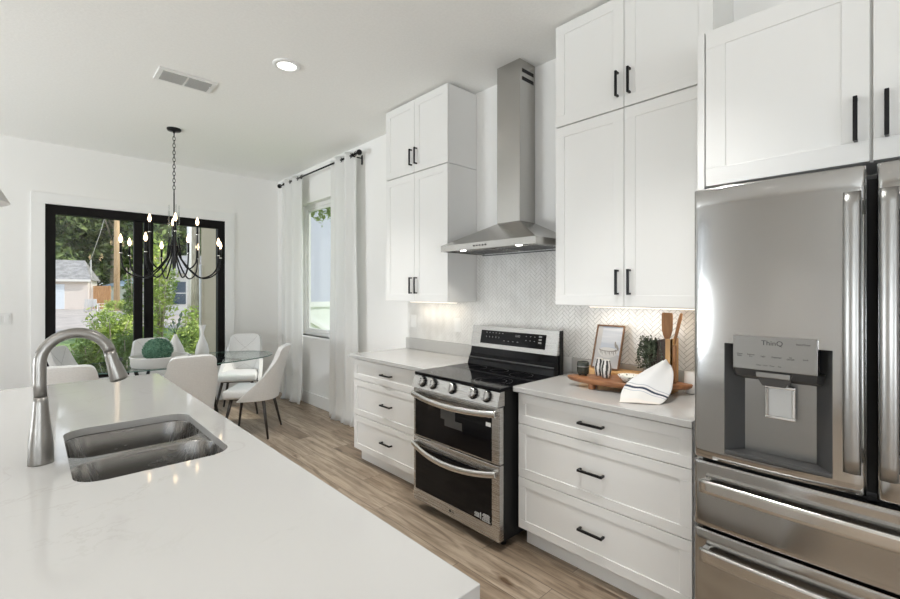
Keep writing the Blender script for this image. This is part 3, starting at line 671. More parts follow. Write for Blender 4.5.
m = MB(); m.slab([(IX0, IY0), (IX1, IY0), (IX1, IY1), (IX0, IY1)], [rrect(SX0, SX1, SY0, SY1, .075)[::-1]], .884, .914)
o = m.build('island_countertop', 'quartz', origin=((IX0 + IX1) / 2, 2.0, .884)); tag(o, 'long white quartz island countertop with sink cutout in the foreground', 'countertop')
bv = o.modifiers.new('edge', 'BEVEL'); bv.width = .002; bv.segments = 2; bv.limit_method = 'ANGLE'
# sink
t = thing('kitchen_sink', (.28, 1.93, .70), 'stainless double-bowl undermount sink set in the island', 'sink')
BW = [(.075, .503, 1.588, 1.918, .105), (.075, .503, 1.952, 2.272, .095)]
m = MB(); zt = .8835
m.slab(rrect(.058, .520, 1.570, 2.289, .1), [rrect(*BW[0], 8)[::-1], rrect(*BW[1], 8)[::-1]], zt - .002, zt)
m.build('flange', 'sink', t)
for b in BW:
    m = MB(); x0, x1, y0, y1, r = b; loops = []
    for ins, z, rr in ((0, zt, r), (.004, zt - .008, r), (.010, zt - .08, r), (.016, .735, r), (.022, .715, r - .01), (.040, .700, r - .02), (.075, .696, r - .045)):
        loops.append([m.b.verts.new((p[0], p[1], z)) for p in rrect(x0 + ins, x1 - ins, y0 + ins, y1 - ins, rr, 8)])
    for i in range(len(loops) - 1):
        n = len(loops[i])
        for k in range(n): f = m.b.faces.new((loops[i][k], loops[i][(k + 1) % n], loops[i + 1][(k + 1) % n], loops[i + 1][k])); f.smooth = True
    m.b.faces.new(loops[-1]); bw = m.build('bowl', 'sink', t)
    m = MB(); m.lathe([(.043, 0), (.043, .002), (.036, .003), (.030, -.0005)], ((x0 + x1) / 2, (y0 + y1) / 2, .6965), 28); m.build('drain', 'chrome', bw)
# faucet
t = thing('faucet', (.018, 1.89, .914), 'brushed nickel gooseneck pull-down faucet beside the sink', 'faucet')
m = MB(); m.lathe([(.0315, 0), (.0315, .004), (.031, .02), (.030, .06), (.0265, .10), (.0215, .15), (.0185, .19), (.0178, .207)], (.018, 1.89, .9145), 36); m.build('body', 'nickel', t)
pts = [(.018, 1.89, 1.120), (.016, 1.89, 1.16), (.016, 1.89, 1.215)]
cxx, czz, rr = .104, 1.226, .088
for k in range(0, 16): a = R(180 - k * 11.2); pts.append((cxx + rr * math.cos(a), 1.89, czz + rr * 1.02 * math.sin(a)))
m = MB(); m.tube(pts, .0165, 20); m.build('spout', 'nickel', t)
e = Vector(pts[-1]); dr = (Vector(pts[-1]) - Vector(pts[-2])).normalized()
dr = Vector((.27, 0, -.96)).normalized()
m = MB(); m.tube([e - dr * .004, e + dr * .01, e + dr * .045, e + dr * .090, e + dr * .099], [.0172, .0176, .0205, .0265, .0255], 24); hd = m.build('spray_head', 'nickel', t)
m = MB(); m.tube([e + dr * .099, e + dr * .101], .021, 20); m.build('spray_face', 'darkplastic', hd)
q = e + dr * .035; side = Vector((-dr.z, 0, dr.x)); side = side if side.x > 0 else -side
m = MB(); m.tube([q + side * .018, q + side * .026], .006, 12); m.build('spray_button', 'darkplastic', hd)
m = MB(); m.tube([(.018, 1.93, 1.0), (.018, 1.965, 1.0)], .014, 16); m.tube([(.018, 1.955, 1.0), (.018, 1.975, 1.05), (.018, 1.985, 1.085)], [.006, .005, .004], 12); m.build('lever', 'nickel', t)

# ---------------------------------------------------------------- ceiling things
def can_light(x, y, lb):
    t = thing('recessed_light', (x, y, H), lb, 'ceiling light', 'recessed ceiling lights')
    m = MB(); m.lathe([(.095, 0), (.095, -.004), (.088, -.010), (.066, -.012), (.064, -.004)], (x, y, H), 40, cap=False); m.build('trim_ring', 'plastic', t)
    m = MB(); m.lathe([(.066, -.006), (.066, -.004)], (x, y, H), 40); m.build('lens', 'lamp', t)
    light('recessed_glow', 'SPOT', (x, y, H - .02), 130, spot_size=R(96), spot_blend=.8, shadow_soft_size=.07, color=(1, .985, .96))
can_light(1.31, 3.09, 'round white recessed ceiling light, lit, in front of the tall cabinets')
for p in ((1.31, .9), (1.31, -1.4), (-1.1, -1.4), (-1.1, .9), (-1.1, 3.09), (-2.9, 3.09), (-2.9, .9)): can_light(*p, 'round white recessed ceiling light, lit, added out of view to brighten the room')  # unseen lamps, added to brighten the floor, island and lower cabinets
# vent: corners measured on the ceiling
t = thing('ceiling_vent', (.84, 3.83, H), 'white rectangular ceiling air vent with two grey louvred grilles', 'vent')
MB().box(.655, 1.035, 3.715, 3.945, H - .012, H, .003).build('frame', 'plastic', t)
for a, b in ((.685, .838), (.852, 1.005)):
    m = MB(); m.box(a, b, 3.745, 3.915, H - .013, H - .0115)
    g = m.build('grille', mat('vent_shade', (.42, .42, .41), .7) if 'vs' not in M else M['vs'], t)
    m = MB()
    for k in range(9): m.box(a, b, 3.752 + k * .019, 3.758 + k * .019, H - .0165, H - .013)
    m.build('louvres', 'lightgrey', g)
MB().box(.999, 1.007, 3.80, 3.806, H - .03, H - .012).build('damper_lever', 'plastic', t)

# chandelier
CX, CY = 1.015, 5.06
t = thing('chandelier', (CX, CY, H), 'black twelve-light candle chandelier hanging on a chain over the dining table', 'chandelier')
m = MB(); m.lathe([(.062, 0), (.062, -.012), (.055, -.022), (.012, -.028), (.008, -.045)], (CX, CY, H), 32); m.build('ceiling_canopy', 'black', t)
m = MB()
zt, zb = H - .045, 2.42; nl = 17
for k in range(nl):
    zc = zt - (k + .5) * (zt - zb) / nl; a = (zt - zb) / nl * .66; pt = []
    for j in range(15):
        th = 2 * math.pi * j / 14; u, v = .011 * math.cos(th), a * math.sin(th)
        pt.append((CX + (u if k % 2 else 0), CY + (0 if k % 2 else u), zc + v))
    m.tube(pt, .0028, 6, cap=False)
m.build('chain', 'black', t)
m = MB(); m.tube([(CX, CY, 2.425), (CX, CY, 2.10)], .006, 10); m.lathe([(.006, 2.10), (.014, 2.09), (.018, 1.98), (.034, 1.90), (.034, 1.86), (.018, 1.78), (.014, 1.70), (.004, 1.68)], (CX, CY, 0), 20); m.build('stem', 'black', t)
m = MB()
for k in range(8):
    a = R(k * 45 + 10); m.tube([(CX + .045 * math.cos(a), CY + .045 * math.sin(a), 1.90 - .03 * (k % 2)), (CX + .045 * math.cos(a), CY + .045 * math.sin(a), 2.30 - .07 * (k % 3))], .0065, 8)
m.build('glass_rods', 'crystal', t)
def arm(a, r, zlow, zcup, zst, kind):
    d = Vector((math.cos(a), math.sin(a), 0)); c = Vector((CX, CY, 0)); pts = []
    # drop from the column, sweep outward and up to the cup
    ctrl = [(.035, zst), (.05, zst - .10), (r * .30, zlow + .10), (r * .52, zlow + .012), (r * .68, zlow), (r * .86, zlow + .035), (r * .965, zlow + .10), (r, zcup)]
    P = [c + d * q[0] + Vector((0, 0, q[1])) for q in ctrl]
    for i in range(len(P) - 1):
        p0, p1, p2, p3 = P[max(i - 1, 0)], P[i], P[i + 1], P[min(i + 2, len(P) - 1)]
        for k in range(5):
            s = k / 5; pts.append(.5 * ((2 * p1) + (p2 - p0) * s + (2 * p0 - 5 * p1 + 4 * p2 - p3) * s * s + (3 * p1 - p0 - 3 * p2 + p3) * s ** 3))
    pts.append(P[-1])
    m = MB(); m.tube(pts, .007, 8); e = P[-1]; ar = m.build('arm', 'black', t)
    m = MB(); m.lathe([(.008, -.004), (.014, .0), (.014, .006), (.008, .008)], e, 14); m.build('candle_cup', 'chrome', ar)
    m = MB(); m.lathe([(.0095, .008), (.0095, .095), (.006, .098)], e, 14); m.build('candle_sleeve', 'black', ar)
    m = MB(); m.lathe([(.006, .098), (.009, .104), (.015, .120), (.0155, .130), (.011, .150), (.004, .172), (.001, .178)], e, 14); m.build('bulb', 'bulb', ar)
base_a = math.atan2(CY, CX) - R(90)
for k in range(8): arm(base_a + R(15 + 45 * k), .43, 1.585, 1.80, 1.90, 0)
for k in range(4): arm(base_a + R(3 + 90 * k), .200, 1.68, 2.02, 1.98, 1)


# pendant over the island
t = thing('pendant_lamp', (-.255, 2.3, H), 'white cone pendant lamp hanging over the island at the left edge', 'pendant lamp')
m = MB(); m.lathe([(.06, 0), (.06, -.02), (.01, -.026)], (-.255, 2.3, H), 28); m.build('ceiling_canopy', 'plastic', t)
m = MB(); m.tube([(-.255, 2.3, H - .02), (-.255, 2.3, 2.08)], .004, 8); m.build('cord', 'cable', t)
m = MB(); m.lathe([(.015, 2.14), (.02, 2.11), (.03, 2.09), (.195, 1.772), (.192, 1.770), (.028, 2.082)], (-.255, 2.3, 0), 48, cap=False); m.build('lamp_shade', 'ceramic', t)
m = MB(); m.lathe([(.01, 2.03), (.03, 1.97), (.04, 1.93), (.028, 1.895), (.006, 1.88)], (-.255, 2.3, 0), 20); m.build('bulb', 'lamp', t)

# ---------------------------------------------------------------- curtains and rod
RX, RZ = 2.50, 2.91
t = thing('curtain_rod', (RX, 5.0, RZ), 'black metal curtain rod with round finials above the side window', 'curtain rod')
m = MB(); m.tube([(RX, 4.10, RZ), (RX, 6.10, RZ)], .010, 12); m.build('rod', 'black', t)
for y, s in ((4.10, -1), (6.10, 1)):
    m = MB(); m.lathe([(.010, 0), (.012, .01), (.028, .022), (.030, .04), (.018, .058), (.004, .064)], (RX, y, RZ), 20, axis=Vector((0, s, 0))); m.build('finial', 'black', t)
for y in (4.20, 5.98):
    m = MB(); m.tube([(RX, y, RZ - .012), (XW - .004, y, RZ - .012)], .007, 8); m.box(XW - .009, XW, y - .012, y + .012, RZ - .08, RZ + .02, .002); m.lathe([(.018, -.008), (.018, .008)], (RX, y, RZ), 16, axis=Vector((0, 1, 0))); m.build('bracket', 'black', t)
def curtain(ya, yb, lb, waves, seed):
    t = thing('curtain', (RX, (ya + yb) / 2, 0), lb, 'curtain', 'white grommet curtains at the side window')
    rg = random.Random(seed); ph = [rg.random() * 6 for _ in range(4)]
    def P(u, v):
        z = .012 + (RZ + .045 - .012) * v; low = (1 - v)
        flare = max(0, .12 - z) / .12
        yy = (ya + yb) / 2 + (u - .5) * (yb - ya) * (1 + .03 * math.sin(v * 4 + ph[0])) + .012 * math.sin(3 * v + u * 5 + ph[1])
        amp = .040 + .012 * math.sin(v * 2.2 + ph[2]) * low
        xx = RX + amp * math.sin(2 * math.pi * waves * u + .35 * math.sin(v * 3 + ph[3]) * low) + .010 * math.sin(2 * math.pi * waves * 2.3 * u + v * 2) * low - flare * (.03 + .03 * math.sin(u * 17))
        return Vector((xx, yy + flare * .02 * math.sin(u * 23), z))
    m = MB(); m.grid(P, 110, 40); c = m.build('cloth', 'sheer', t, recalc=False)
    so = c.modifiers.new('thickness', 'SOLIDIFY'); so.thickness = .0015
    for k in range(int(waves * 2)):
        u = (k + .0) / (waves * 2) + .5 / (waves * 2) * 0
        p = P(min(max(u, .01), .99), (RZ - .012) / (RZ + .045)); m = MB()
        m.tube([Vector((RX, p.y, RZ)) + Vector((.0, .023 * math.cos(a_), .023 * math.sin(a_))) for a_ in [2 * math.pi * q / 16 for q in range(17)]], .0045, 6, cap=False)
        rm = m.build('grommet', 'black', t)
curtain(4.12, 4.69, 'white floor-length curtain panel on the near side of the side window', 2.5, 1)
curtain(5.44, 6.06, 'white floor-length curtain panel on the far side of the side window, by the room corner', 2.5, 5)

# ---------------------------------------------------------------- dining set
TX, TY, TA, TB = 1.085, 5.20, .925, .48
t = thing('dining_table', (TX, TY, 0), 'oval glass-topped dining table with dark metal legs under the chandelier', 'table')
m = MB(); n = 72
def se(a, k=1.0): c_, s_ = math.cos(a), math.sin(a); e_ = 2 / 2.25; return (TX + TA * k * math.copysign(abs(c_) ** e_, c_), TY + TB * k * math.copysign(abs(s_) ** e_, s_))
pt = [se(2 * math.pi * k / n) for k in range(n)]
vb = [m.b.verts.new((x, y, .740)) for x, y in pt]; vt = [m.b.verts.new((x, y, .750)) for x, y in pt]
m.b.faces.new(vt); m.b.faces.new(vb[::-1]); m.mi = 1
for k in range(n): f = m.b.faces.new((vb[k], vb[(k + 1) % n], vt[(k + 1) % n], vt[k])); f.material_index = 1; f.smooth = True
m.build('tabletop', ['tableglass', 'glassedge'], t)
for sx_ in (-.30, .30):
    for sy in (-1, 1):
        m = MB(); m.tube([(TX + sx_ - .10 * sy, TY - .24 * sy, .733), (TX + sx_ + .14 * sy, TY + .24 * sy, 0.01)], .016, 10)
        m.lathe([(.022, 0), (.022, .012)], (TX + sx_ + .14 * sy, TY + .24 * sy, 0), 12); m.build('leg', 'black', t)
m = MB(); m.tube([(TX - .52, TY + .24, .73), (TX - .32, TY - .24, .73)], .010, 8); m.tube([(TX + .32, TY + .24, .73), (TX + .52, TY - .24, .73)], .010, 8); m.tube([(TX - .42, TY, .722), (TX + .42, TY, .722)], .010, 8)
m.build('top_frame', 'black', t)

def make_chair(label):
    t = thing0('dining_chair', label, 'chair', 'white upholstered dining chairs around the glass table')
    m = MB()       # seat
    def S(u, v):
        a = u * 2 - 1; b = v * 2 - 1
        return None
    t2 = bmesh.new(); bmesh.ops.create_cube(t2, size=1)
    for v in t2.verts: v.co = Vector((v.co.x * (.46 if v.co.y > 0 else .34), v.co.y * .42 + .035, .43 + v.co.z * .09))
    bmesh.ops.bevel(t2, geom=t2.edges[:], offset=.032, segments=4, profile=.5, affect='EDGES'); m.join(t2, True)
    m.build('seat', 'whitefab', t)
    # curved back shell with wings running forward into the seat
    def P(u, v):
        a = 2 * u - 1; hw = .235 - .055 * v ** 1.3; wrap = .27 * (1 - v) ** 1.8 + .035
        z = .37 + .53 * v; top = 1 - .10 * abs(a) ** 5
        zz = .37 + (.53 * v) * (top if v > .5 else 1 - (1 - top) * (v / .5)) - .13 * abs(a) ** 3 * (1 - abs(2 * v - .8)) * (v < .9) * 0
        y = -.205 - .115 * v ** 1.2 + wrap * abs(a) ** 2.6
        return Vector((hw * (math.sin(a * 1.35) / math.sin(1.35)), y, zz))
    m = MB(); m.grid(P, 24, 16); bk = m.build('backrest', 'whitefab', t, recalc=False)
    so = bk.modifiers.new('thickness', 'SOLIDIFY'); so.thickness = .045; so.offset = 0
    bv = bk.modifiers.new('round', 'BEVEL'); bv.width = .015; bv.segments = 3; bv.limit_method = 'ANGLE'; bv.angle_limit = R(50)
    # diamond stitching on the inner face of the back
    m = MB()
    for (ua, va, ub, vb_) in ((.18, .42, .5, .68), (.5, .68, .82, .42), (.18, .95, .5, .68), (.5, .68, .82, .95), (.3, .18, .5, .30), (.5, .30, .7, .18), (.18, .42, .3, .18), (.82, .42, .7, .18)):
        pts = []
        for k in range(9):
            u, v = ua + (ub - ua) * k / 8, va + (vb_ - va) * k / 8
            e_ = .01; nn = (P(u + e_, v) - P(u - e_, v)).cross(P(u, v + e_) - P(u, v - e_)).normalized(); nn = nn if nn.y > 0 else -nn
            pts.append(P(u, v) + nn * .0225)
        m.tube(pts, .0016, 5)
    m.build('stitching', 'greystitch', t)
    for sx_ in (-1, 1):
        for sy, y_ in ((1, .19), (-1, -.15)):
            m = MB(); m.tube([(sx_ * .16, y_ - .02 * sy, .392), (sx_ * .238, y_ + .05 * sy, 0)], [.017, .010], 12); m.build('leg', 'darkleg', t)
    m = MB(); m.box(-.17, .17, -.15, .19, .372, .388, .002); m.build('seat_base', 'darkleg', t)
    return t
M['greystitch'] = mat('stitch_thread', (.45, .44, .43), .8)
proto = make_chair('white upholstered dining chair at the table, nearest the sink side')
def put(o, x, y, face):   # face: direction the sitter looks, degrees from +Y towards +X
    o.location = (x, y, 0); o.rotation_euler = (0, 0, -R(face)); return o
put(proto, 1.0, 4.59, 0); proto['label'] = 'white dining chair seen squarely from behind, in the middle of the near table side'
for x, y, f, lb in ((1.67, 4.73, -53, 'white dining chair at the near right end, its side and dark legs in full view'),
                    (1.86, 5.75, -150, 'white dining chair at the far right corner, facing the island, stitched back showing'),
                    (1.02, 5.93, 180, 'white dining chair on the far table side, half hidden behind the round tray'),
                    (.26, 4.62, 16, 'white dining chair seen from behind at the left, just past the faucet'),
                    (.44, 5.76, 115, 'white dining chair at the far left corner, behind the faucet arch')):
    c = copy_tree(proto); put(c, x, y, f); c['label'] = lb

# on the table
t = thing('serving_tray', (.875, 4.95, .7505), 'round deep white tray on the glass table under the topiary ball', 'tray')
m = MB(); m.lathe([(.195, 0), (.222, .006), (.231, .090), (.238, .094), (.237, .100), (.224, .098), (.212, .02), (.0, .014)], (.875, 4.95, .7505), 48); m.build('bowl', 'ceramic', t)
rg = random.Random(2)
m = MB(); bc = (.868, 4.99, .895)
m.lathe([(0, -.105), (.06, -.086), (.092, -.05), (.105, 0), (.092, .05), (.06, .086), (0, .105)], bc, 24)
m.leaves(bc, (.125, .125, .112), 2600, .010, rng=rg, shell=.90, wob=.03)
o = m.build('topiary_ball', 'boxwood', origin=(.868, 4.99, .768), recalc=False); tag(o, 'round green boxwood ball sitting in the white tray', 'plant')
def vase(name, x, y, prof, lb, m_='ceramic'):
    m = MB(); m.lathe(prof, (x, y, .7505), 36); o = m.build(name, m_, origin=(x, y, .7505)); return tag(o, lb, 'vase')
v1 = vase('vase', 1.09, 5.375, [(.070, 0), (.090, .02), (.088, .06), (.070, .12), (.042, .18), (.020, .23), (.012, .255), (.008, .25)], 'pale teardrop vase on the glass table holding dark leaves')
m = MB(); rg = random.Random(8)
for (dx, dz, s_) in ((.03, .10, .05), (-.05, .05, .04), (.055, .20, .045), (-.02, .12, .035), (.04, .15, .04), (-.04, .09, .03)):
    b0 = Vector((1.09, 5.375, .995)); tip = b0 + RT * dx + Vector((0, 0, dz)); m.tube([b0, (b0 + tip) / 2 + Vector((0, 0, .01)), tip], .0025, 6)
    dd = (tip - b0).normalized(); sd = RT.cross(dd).cross(dd).normalized() if False else RT
    m._add([tip - dd * s_ * .6, tip - sd * s_ * .45 + dd * .01, tip + dd * s_, tip + sd * s_ * .45 + dd * .01], [(0, 1, 2, 3)])
o = m.build('leaf_sprig', 'darkleaf', origin=(1.09, 5.375, .995), recalc=False); tag(o, 'dark green leaf stems standing in the teardrop vase', 'plant')
vase('vase', 1.31, 5.24, [(.050, 0), (.066, .02), (.066, .07), (.052, .14), (.028, .20), (.016, .24), (.016, .27), (.036, .345), (.034, .345), (.013, .27)], 'white bottle vase with flared lip, right of the teardrop vase')

# ---------------------------------------------------------------- counter decor
ax0, ax1 = Vector((2.245, 1.412, 0)), Vector((2.478, .822, 0)); axm = (ax0 + ax1) / 2; axd = (ax1 - ax0).normalized(); axn = Vector((-axd.y, axd.x, 0)); axn = axn if axn.x < 0 else -axn
half = (ax1 - ax0).length / 2
t = thing('serving_board', (axm.x, axm.y, .914), 'boat-shaped brown wooden board on short feet on the counter', 'board')
m = MB(); n = 28; top = []
for k in range(n + 1): s_ = -1 + 2 * k / n; top.append((s_, .120 * (1 - abs(s_) ** 2.2) + .004))
pl = [axm + axd * (s_ * half) + axn * w_ for s_, w_ in top] + [axm + axd * (s_ * half) - axn * w_ for s_, w_ in reversed(top)]
def ring_(z, k): return [m.b.verts.new((axm.x + (p.x - axm.x) * k, axm.y + (p.y - axm.y) * k, z)) for p in pl]
rs = [ring_(.944, .93), ring_(.955, .985), ring_(.968, 1.0), ring_(.972, .985)]
for i in range(3):
    for k in range(len(pl)): f = m.b.faces.new((rs[i][k], rs[i][(k + 1) % len(pl)], rs[i + 1][(k + 1) % len(pl)], rs[i + 1][k])); f.smooth = True
m.b.faces.new(rs[3]); m.b.faces.new(rs[0][::-1]); m.build('board', 'acacia', t)
for s_ in (-.55, .5):
    for q in (-.06, .06):
        p = axm + axd * (s_ * half) + axn * q; m = MB(); m.box(p.x - .014, p.x + .014, p.y - .014, p.y + .014, .9145, .946, .003); m.build('foot', 'acacia', t)
ZB = .9725
# candle jar
p = (2.300, 1.345, ZB)
t = thing('candle_jar', p, 'dark smoked glass candle jar at the left end of the board', 'candle')
m = MB(); m.lathe([(.024, .006), (.030, .008), (.033, .014), (.034, .05), (.033, .072), (.031, .076), (.030, .072), (.0, .066)], p, 32); m.build('jar', 'smokeglass', t)
m = MB()
for k in range(3): a = R(20 + 120 * k); m.lathe([(.007, 0), (.008, .009)], (p[0] + .02 * math.cos(a), p[1] + .02 * math.sin(a), ZB), 10)
m.build('foot', 'smokeglass', t)
m = MB(); m.lathe([(.0335, .0), (.0345, .001), (.0345, .005), (.0335, .006)], (p[0], p[1], ZB + .048), 32, cap=False); m.build('band', 'greypanel', t)
# two striped vases
for q, lb in (((2.350, 1.270), 'small white vase with bold black stripes, the left and rear of the pair'), ((2.315, 1.213), 'small white vase with bold black stripes, the right and front of the pair')):
    m = MB(); m.lathe([(.018, 0), (.022, .003), (.025, .02), (.0285, .042), (.0285, .058), (.026, .075), (.0225, .090), (.0205, .098), (.0225, .100), (.018, .098), (.016, .08), (.0, .05)], (*q, ZB), 72)
    m.b.faces.ensure_lookup_table()
    for f in m.b.faces:
        c_ = f.calc_center_median() - Vector((*q, ZB)); an = math.degrees(math.atan2(c_.y, c_.x)) + 5 * math.sin(c_.z * 50)
        f.material_index = 1 if (an % 51.4) < 26 and .004 < c_.z < .097 and c_.xy.length > .019 else 0
    tag(m.build('striped_vase', ['ceramic', 'ink'], origin=(*q, ZB)), lb, 'vase', 'black and white striped vases')
# speckled bowl
p = (2.298, 1.070, ZB); m = MB(); m.lathe([(.024, 0), (.030, .002), (.048, .018), (.060, .034), (.061, .037), (.056, .036), (.042, .018), (.0, .008)], p, 36)
tag(m.build('speckled_bowl', 'speckle', origin=p), 'small shallow white bowl with dark speckles on the board', 'bowl')
# riser and picture frame
m = MB(); m.box(2.445, 2.59, 1.115, 1.46, .930, .985, .002)
for yy in (1.13, 1.44):
    for xx in (2.458, 2.577): m.box(xx - .008, xx + .008, yy - .008, yy + .008, .9145, .932)
tag(m.build('wooden_riser', 'oak', origin=(2.48, 1.29, .914)), 'small pale wooden riser box standing behind the board', 'riser')
A = Vector((2.498, 1.402, .9865)); B = Vector((2.498, 1.200, .9865)); up = Vector((.088, -.0, .262)).normalized(); lat = (B - A).normalized(); nn = lat.cross(up).normalized(); nn = nn if nn.x < 0 else -nn
Wf, Hf = .174, .268
t = thing('picture_frame', A, 'wood-framed picture leaning on the tile behind the board', 'picture')
def F(u, v, d=0): return A + lat * (u * Wf) + up * (v * Hf) + nn * d + Vector((0, 0, 0))
def plate(m, u0, u1, v0, v1, d0, d1): m._add([F(u0, v0, d0), F(u1, v0, d0), F(u1, v1, d0), F(u0, v1, d0), F(u0, v0, d1), F(u1, v0, d1), F(u1, v1, d1), F(u0, v1, d1)], [(0, 1, 2, 3), (4, 5, 6, 7), (0, 1, 5, 4), (1, 2, 6, 5), (2, 3, 7, 6), (3, 0, 4, 7)])
m = MB(); a, b = .035, .027
plate(m, 0, 1, 0, b, 0, .016); plate(m, 0, 1, 1 - b, 1, 0, .016); plate(m, 0, a, b, 1 - b, 0, .016); plate(m, 1 - a, 1, b, 1 - b, 0, .016); m.build('frame', 'woodframe', t)
M['picblue'] = noisy(mat('picture_backdrop', (.45, .5, .6), .5), (.50, .55, .64), (.66, .70, .76), 2, 2, (1, 1, 26)); M['picwhite'] = mat('picture_white', (.68, .68, .68), .5); M['picgrey'] = mat('picture_grey', (.30, .29, .28), .5); M['piclight'] = mat('picture_paper', (.55, .56, .58), .5)
m = MB(); plate(m, a, 1 - a, b, 1 - b, .004, .006); pc = m.build('print', 'picblue', t)
m = MB(); plate(m, a, 1 - a, b, .33, .0062, .0068); plate(m, a, .22, .33, 1 - b, .0062, .0068); m.build('print_cloth', 'piclight', pc)
m = MB(); m.mi = 0
def blob(cu, cv, ru, rv, d, mi, th0=0, th1=360, rot_=0):
    m.mi = mi; n_ = 26; vs = [F(cu, cv, d)]
    for k in range(n_ + 1):
        th = R(th0 + (th1 - th0) * k / n_); x_, y_ = ru * math.cos(th), rv * math.sin(th) * Wf / Hf; vs.append(F(cu + x_ * math.cos(rot_) - y_ * math.sin(rot_), cv + x_ * math.sin(rot_) + y_ * math.cos(rot_), d))
    m._add(vs, [(0, k, k + 1) for k in range(1, n_ + 1)])
blob(.52, .42, .36, .26, .0072, 0, 180, 360); blob(.52, .42, .36, .09, .0072, 0, 0, 180)
for k in range(9): blob(.24 + .07 * k, .40 - .03 * (k % 2), .012, .10, .0078, 1, rot_=.5)
blob(.52, .43, .34, .06, .0076, 1); blob(.50, .45, .28, .06, .0080, 0); blob(.84, .50, .09, .05, .0079, 1, rot_=-.9); blob(.76, .56, .03, .12, .0079, 1, rot_=.3)
m.build('print_basket', ['picwhite', 'picgrey'], pc, recalc=False)
# utensil box
t = thing('utensil_crock', (2.47, .955, .9145), 'wooden utensil box with a pale front edge and shade painted on its side', 'utensil holder')
m = MB(); y0, y1, x0, x1, z1 = .911, .988, 2.44, 2.53, 1.200
m.box(x0, x0 + .010, y0, y0 + .034, .9145, z1, .001, 1); m.box(x0, x1, y0, y0 + .010, .9145, z1, .001, 1); m.build('pale_front', 'oak', t)
m = MB(); m.box(x0, x0 + .010, y0 + .034, y1, .9145, z1 - .01, .001, 1); m.box(x0 + .01, x1, y1 - .010, y1, .9145, z1 - .01, .001, 1); m.box(x1 - .01, x1, y0 + .01, y1 - .01, .9145, z1 - .01); m.box(x0 + .01, x1 - .01, y0 + .01, y1 - .01, .9145, .925); m.build('shade_painted_side', 'pot_and_shade', t)  # shade on the left of the box put into the wood colour
# spatula and spoon
m = MB(); c0 = Vector((2.485, .955, .93)); c1 = Vector((2.475, .948, 1.34)); dd = (c1 - c0).normalized()
m.tube([c0, c0 + dd * .27], .008, 10)
pr = [(.0, .010), (.02, .020), (.05, .029), (.09, .031), (.135, .031), (.145, .027)]
fr = [c0 + dd * (.262 + h) for h, _ in pr]; wv_ = Vector((0.25, 1, 0)).normalized(); tn = Vector((1, -.25, 0)).normalized()
vs = []
for (h, w_), p in zip(pr, fr):
    for s1, s2 in ((-1, -1), (1, -1), (1, 1), (-1, 1)): vs.append(p + wv_ * w_ * s1 + tn * .0035 * s2)
fc = [(4 * i + k, 4 * i + (k + 1) % 4, 4 * i + 4 + (k + 1) % 4, 4 * i + 4 + k) for i in range(len(pr) - 1) for k in range(4)] + [(0, 1, 2, 3), tuple(4 * (len(pr) - 1) + k for k in range(4))]
m._add(vs, fc); tag(m.build('wooden_spatula', 'spoonwood', origin=c0), 'wide brown wooden spatula standing in the utensil box', 'spatula')
m = MB(); a_ = Vector((2.462, .965, .93)); b_ = Vector((2.49, .882, 1.335)); m.tube([a_, a_ + (b_ - a_) * .55, a_ + (b_ - a_) * .93, b_], [.006, .007, .0095, .007], 10)
tag(m.build('wooden_spoon', 'spoonwood', origin=a_), 'slim brown wooden utensil handle leaning right in the utensil box', 'spoon')
# trailing plant
t = thing('trailing_plant', (2.46, 1.01, .9145), 'trailing grey-green plant in a dark pot beside the utensil box', 'plant')
m = MB(); m.lathe([(.030, 0), (.038, .02), (.036, .19), (.033, .20), (.031, .19), (.0, .18)], (2.475, 1.008, .9145), 24); m.build('pot', 'pot_and_shade', t)
m = MB(); rg = random.Random(4)
for k in range(46):
    a = rg.random() * 6.28; rr = .02 + .05 * rg.random(); ln = .05 + .17 * rg.random(); p = Vector((2.465, 1.015, 1.14)); q = p + Vector((rr * math.cos(a) * .7 - .012, rr * .8 * math.sin(a) + .008, .035 * rg.random() + .03)); e = q + Vector((.35 * (q.x - p.x), .35 * (q.y - p.y), -ln))
    e.z = max(e.z, .96); e.x = min(e.x, 2.52); q.x = min(q.x, 2.52); m.tube([p, q, (q + e) / 2 + Vector((-.003, 0, 0)), e], .0009, 4)
    for j in range(14):
        s = j / 13; c_ = q + (e - q) * s; m.leaves(c_, (.008, .008, .006), 2, .0085, rg, .4)
m.leaves((2.455, 1.018, 1.15), (.045, .045, .035), 420, .010, rg, .3); m.build('foliage', 'greyleaf', t, recalc=False)
# upright board behind the towel
m = MB(); m.box(2.435, 2.455, .892, .908, .9725 + .002, 1.168, .003); tag(m.build('bread_board', 'spoonwood', origin=(2.445, .90, .9745)), 'narrow upright wooden board on edge behind the striped towel', 'board')
m = MB(); m.lathe([(.025, 0), (.034, .004), (.038, .05), (.037, .115), (.034, .116), (.033, .03), (.0, .012)], (2.535, .845, .9145), 28); tag(m.build('canister', 'ceramic', origin=(2.535, .845, .9145)), 'plain white ceramic canister by the tile beside the refrigerator panel', 'canister')
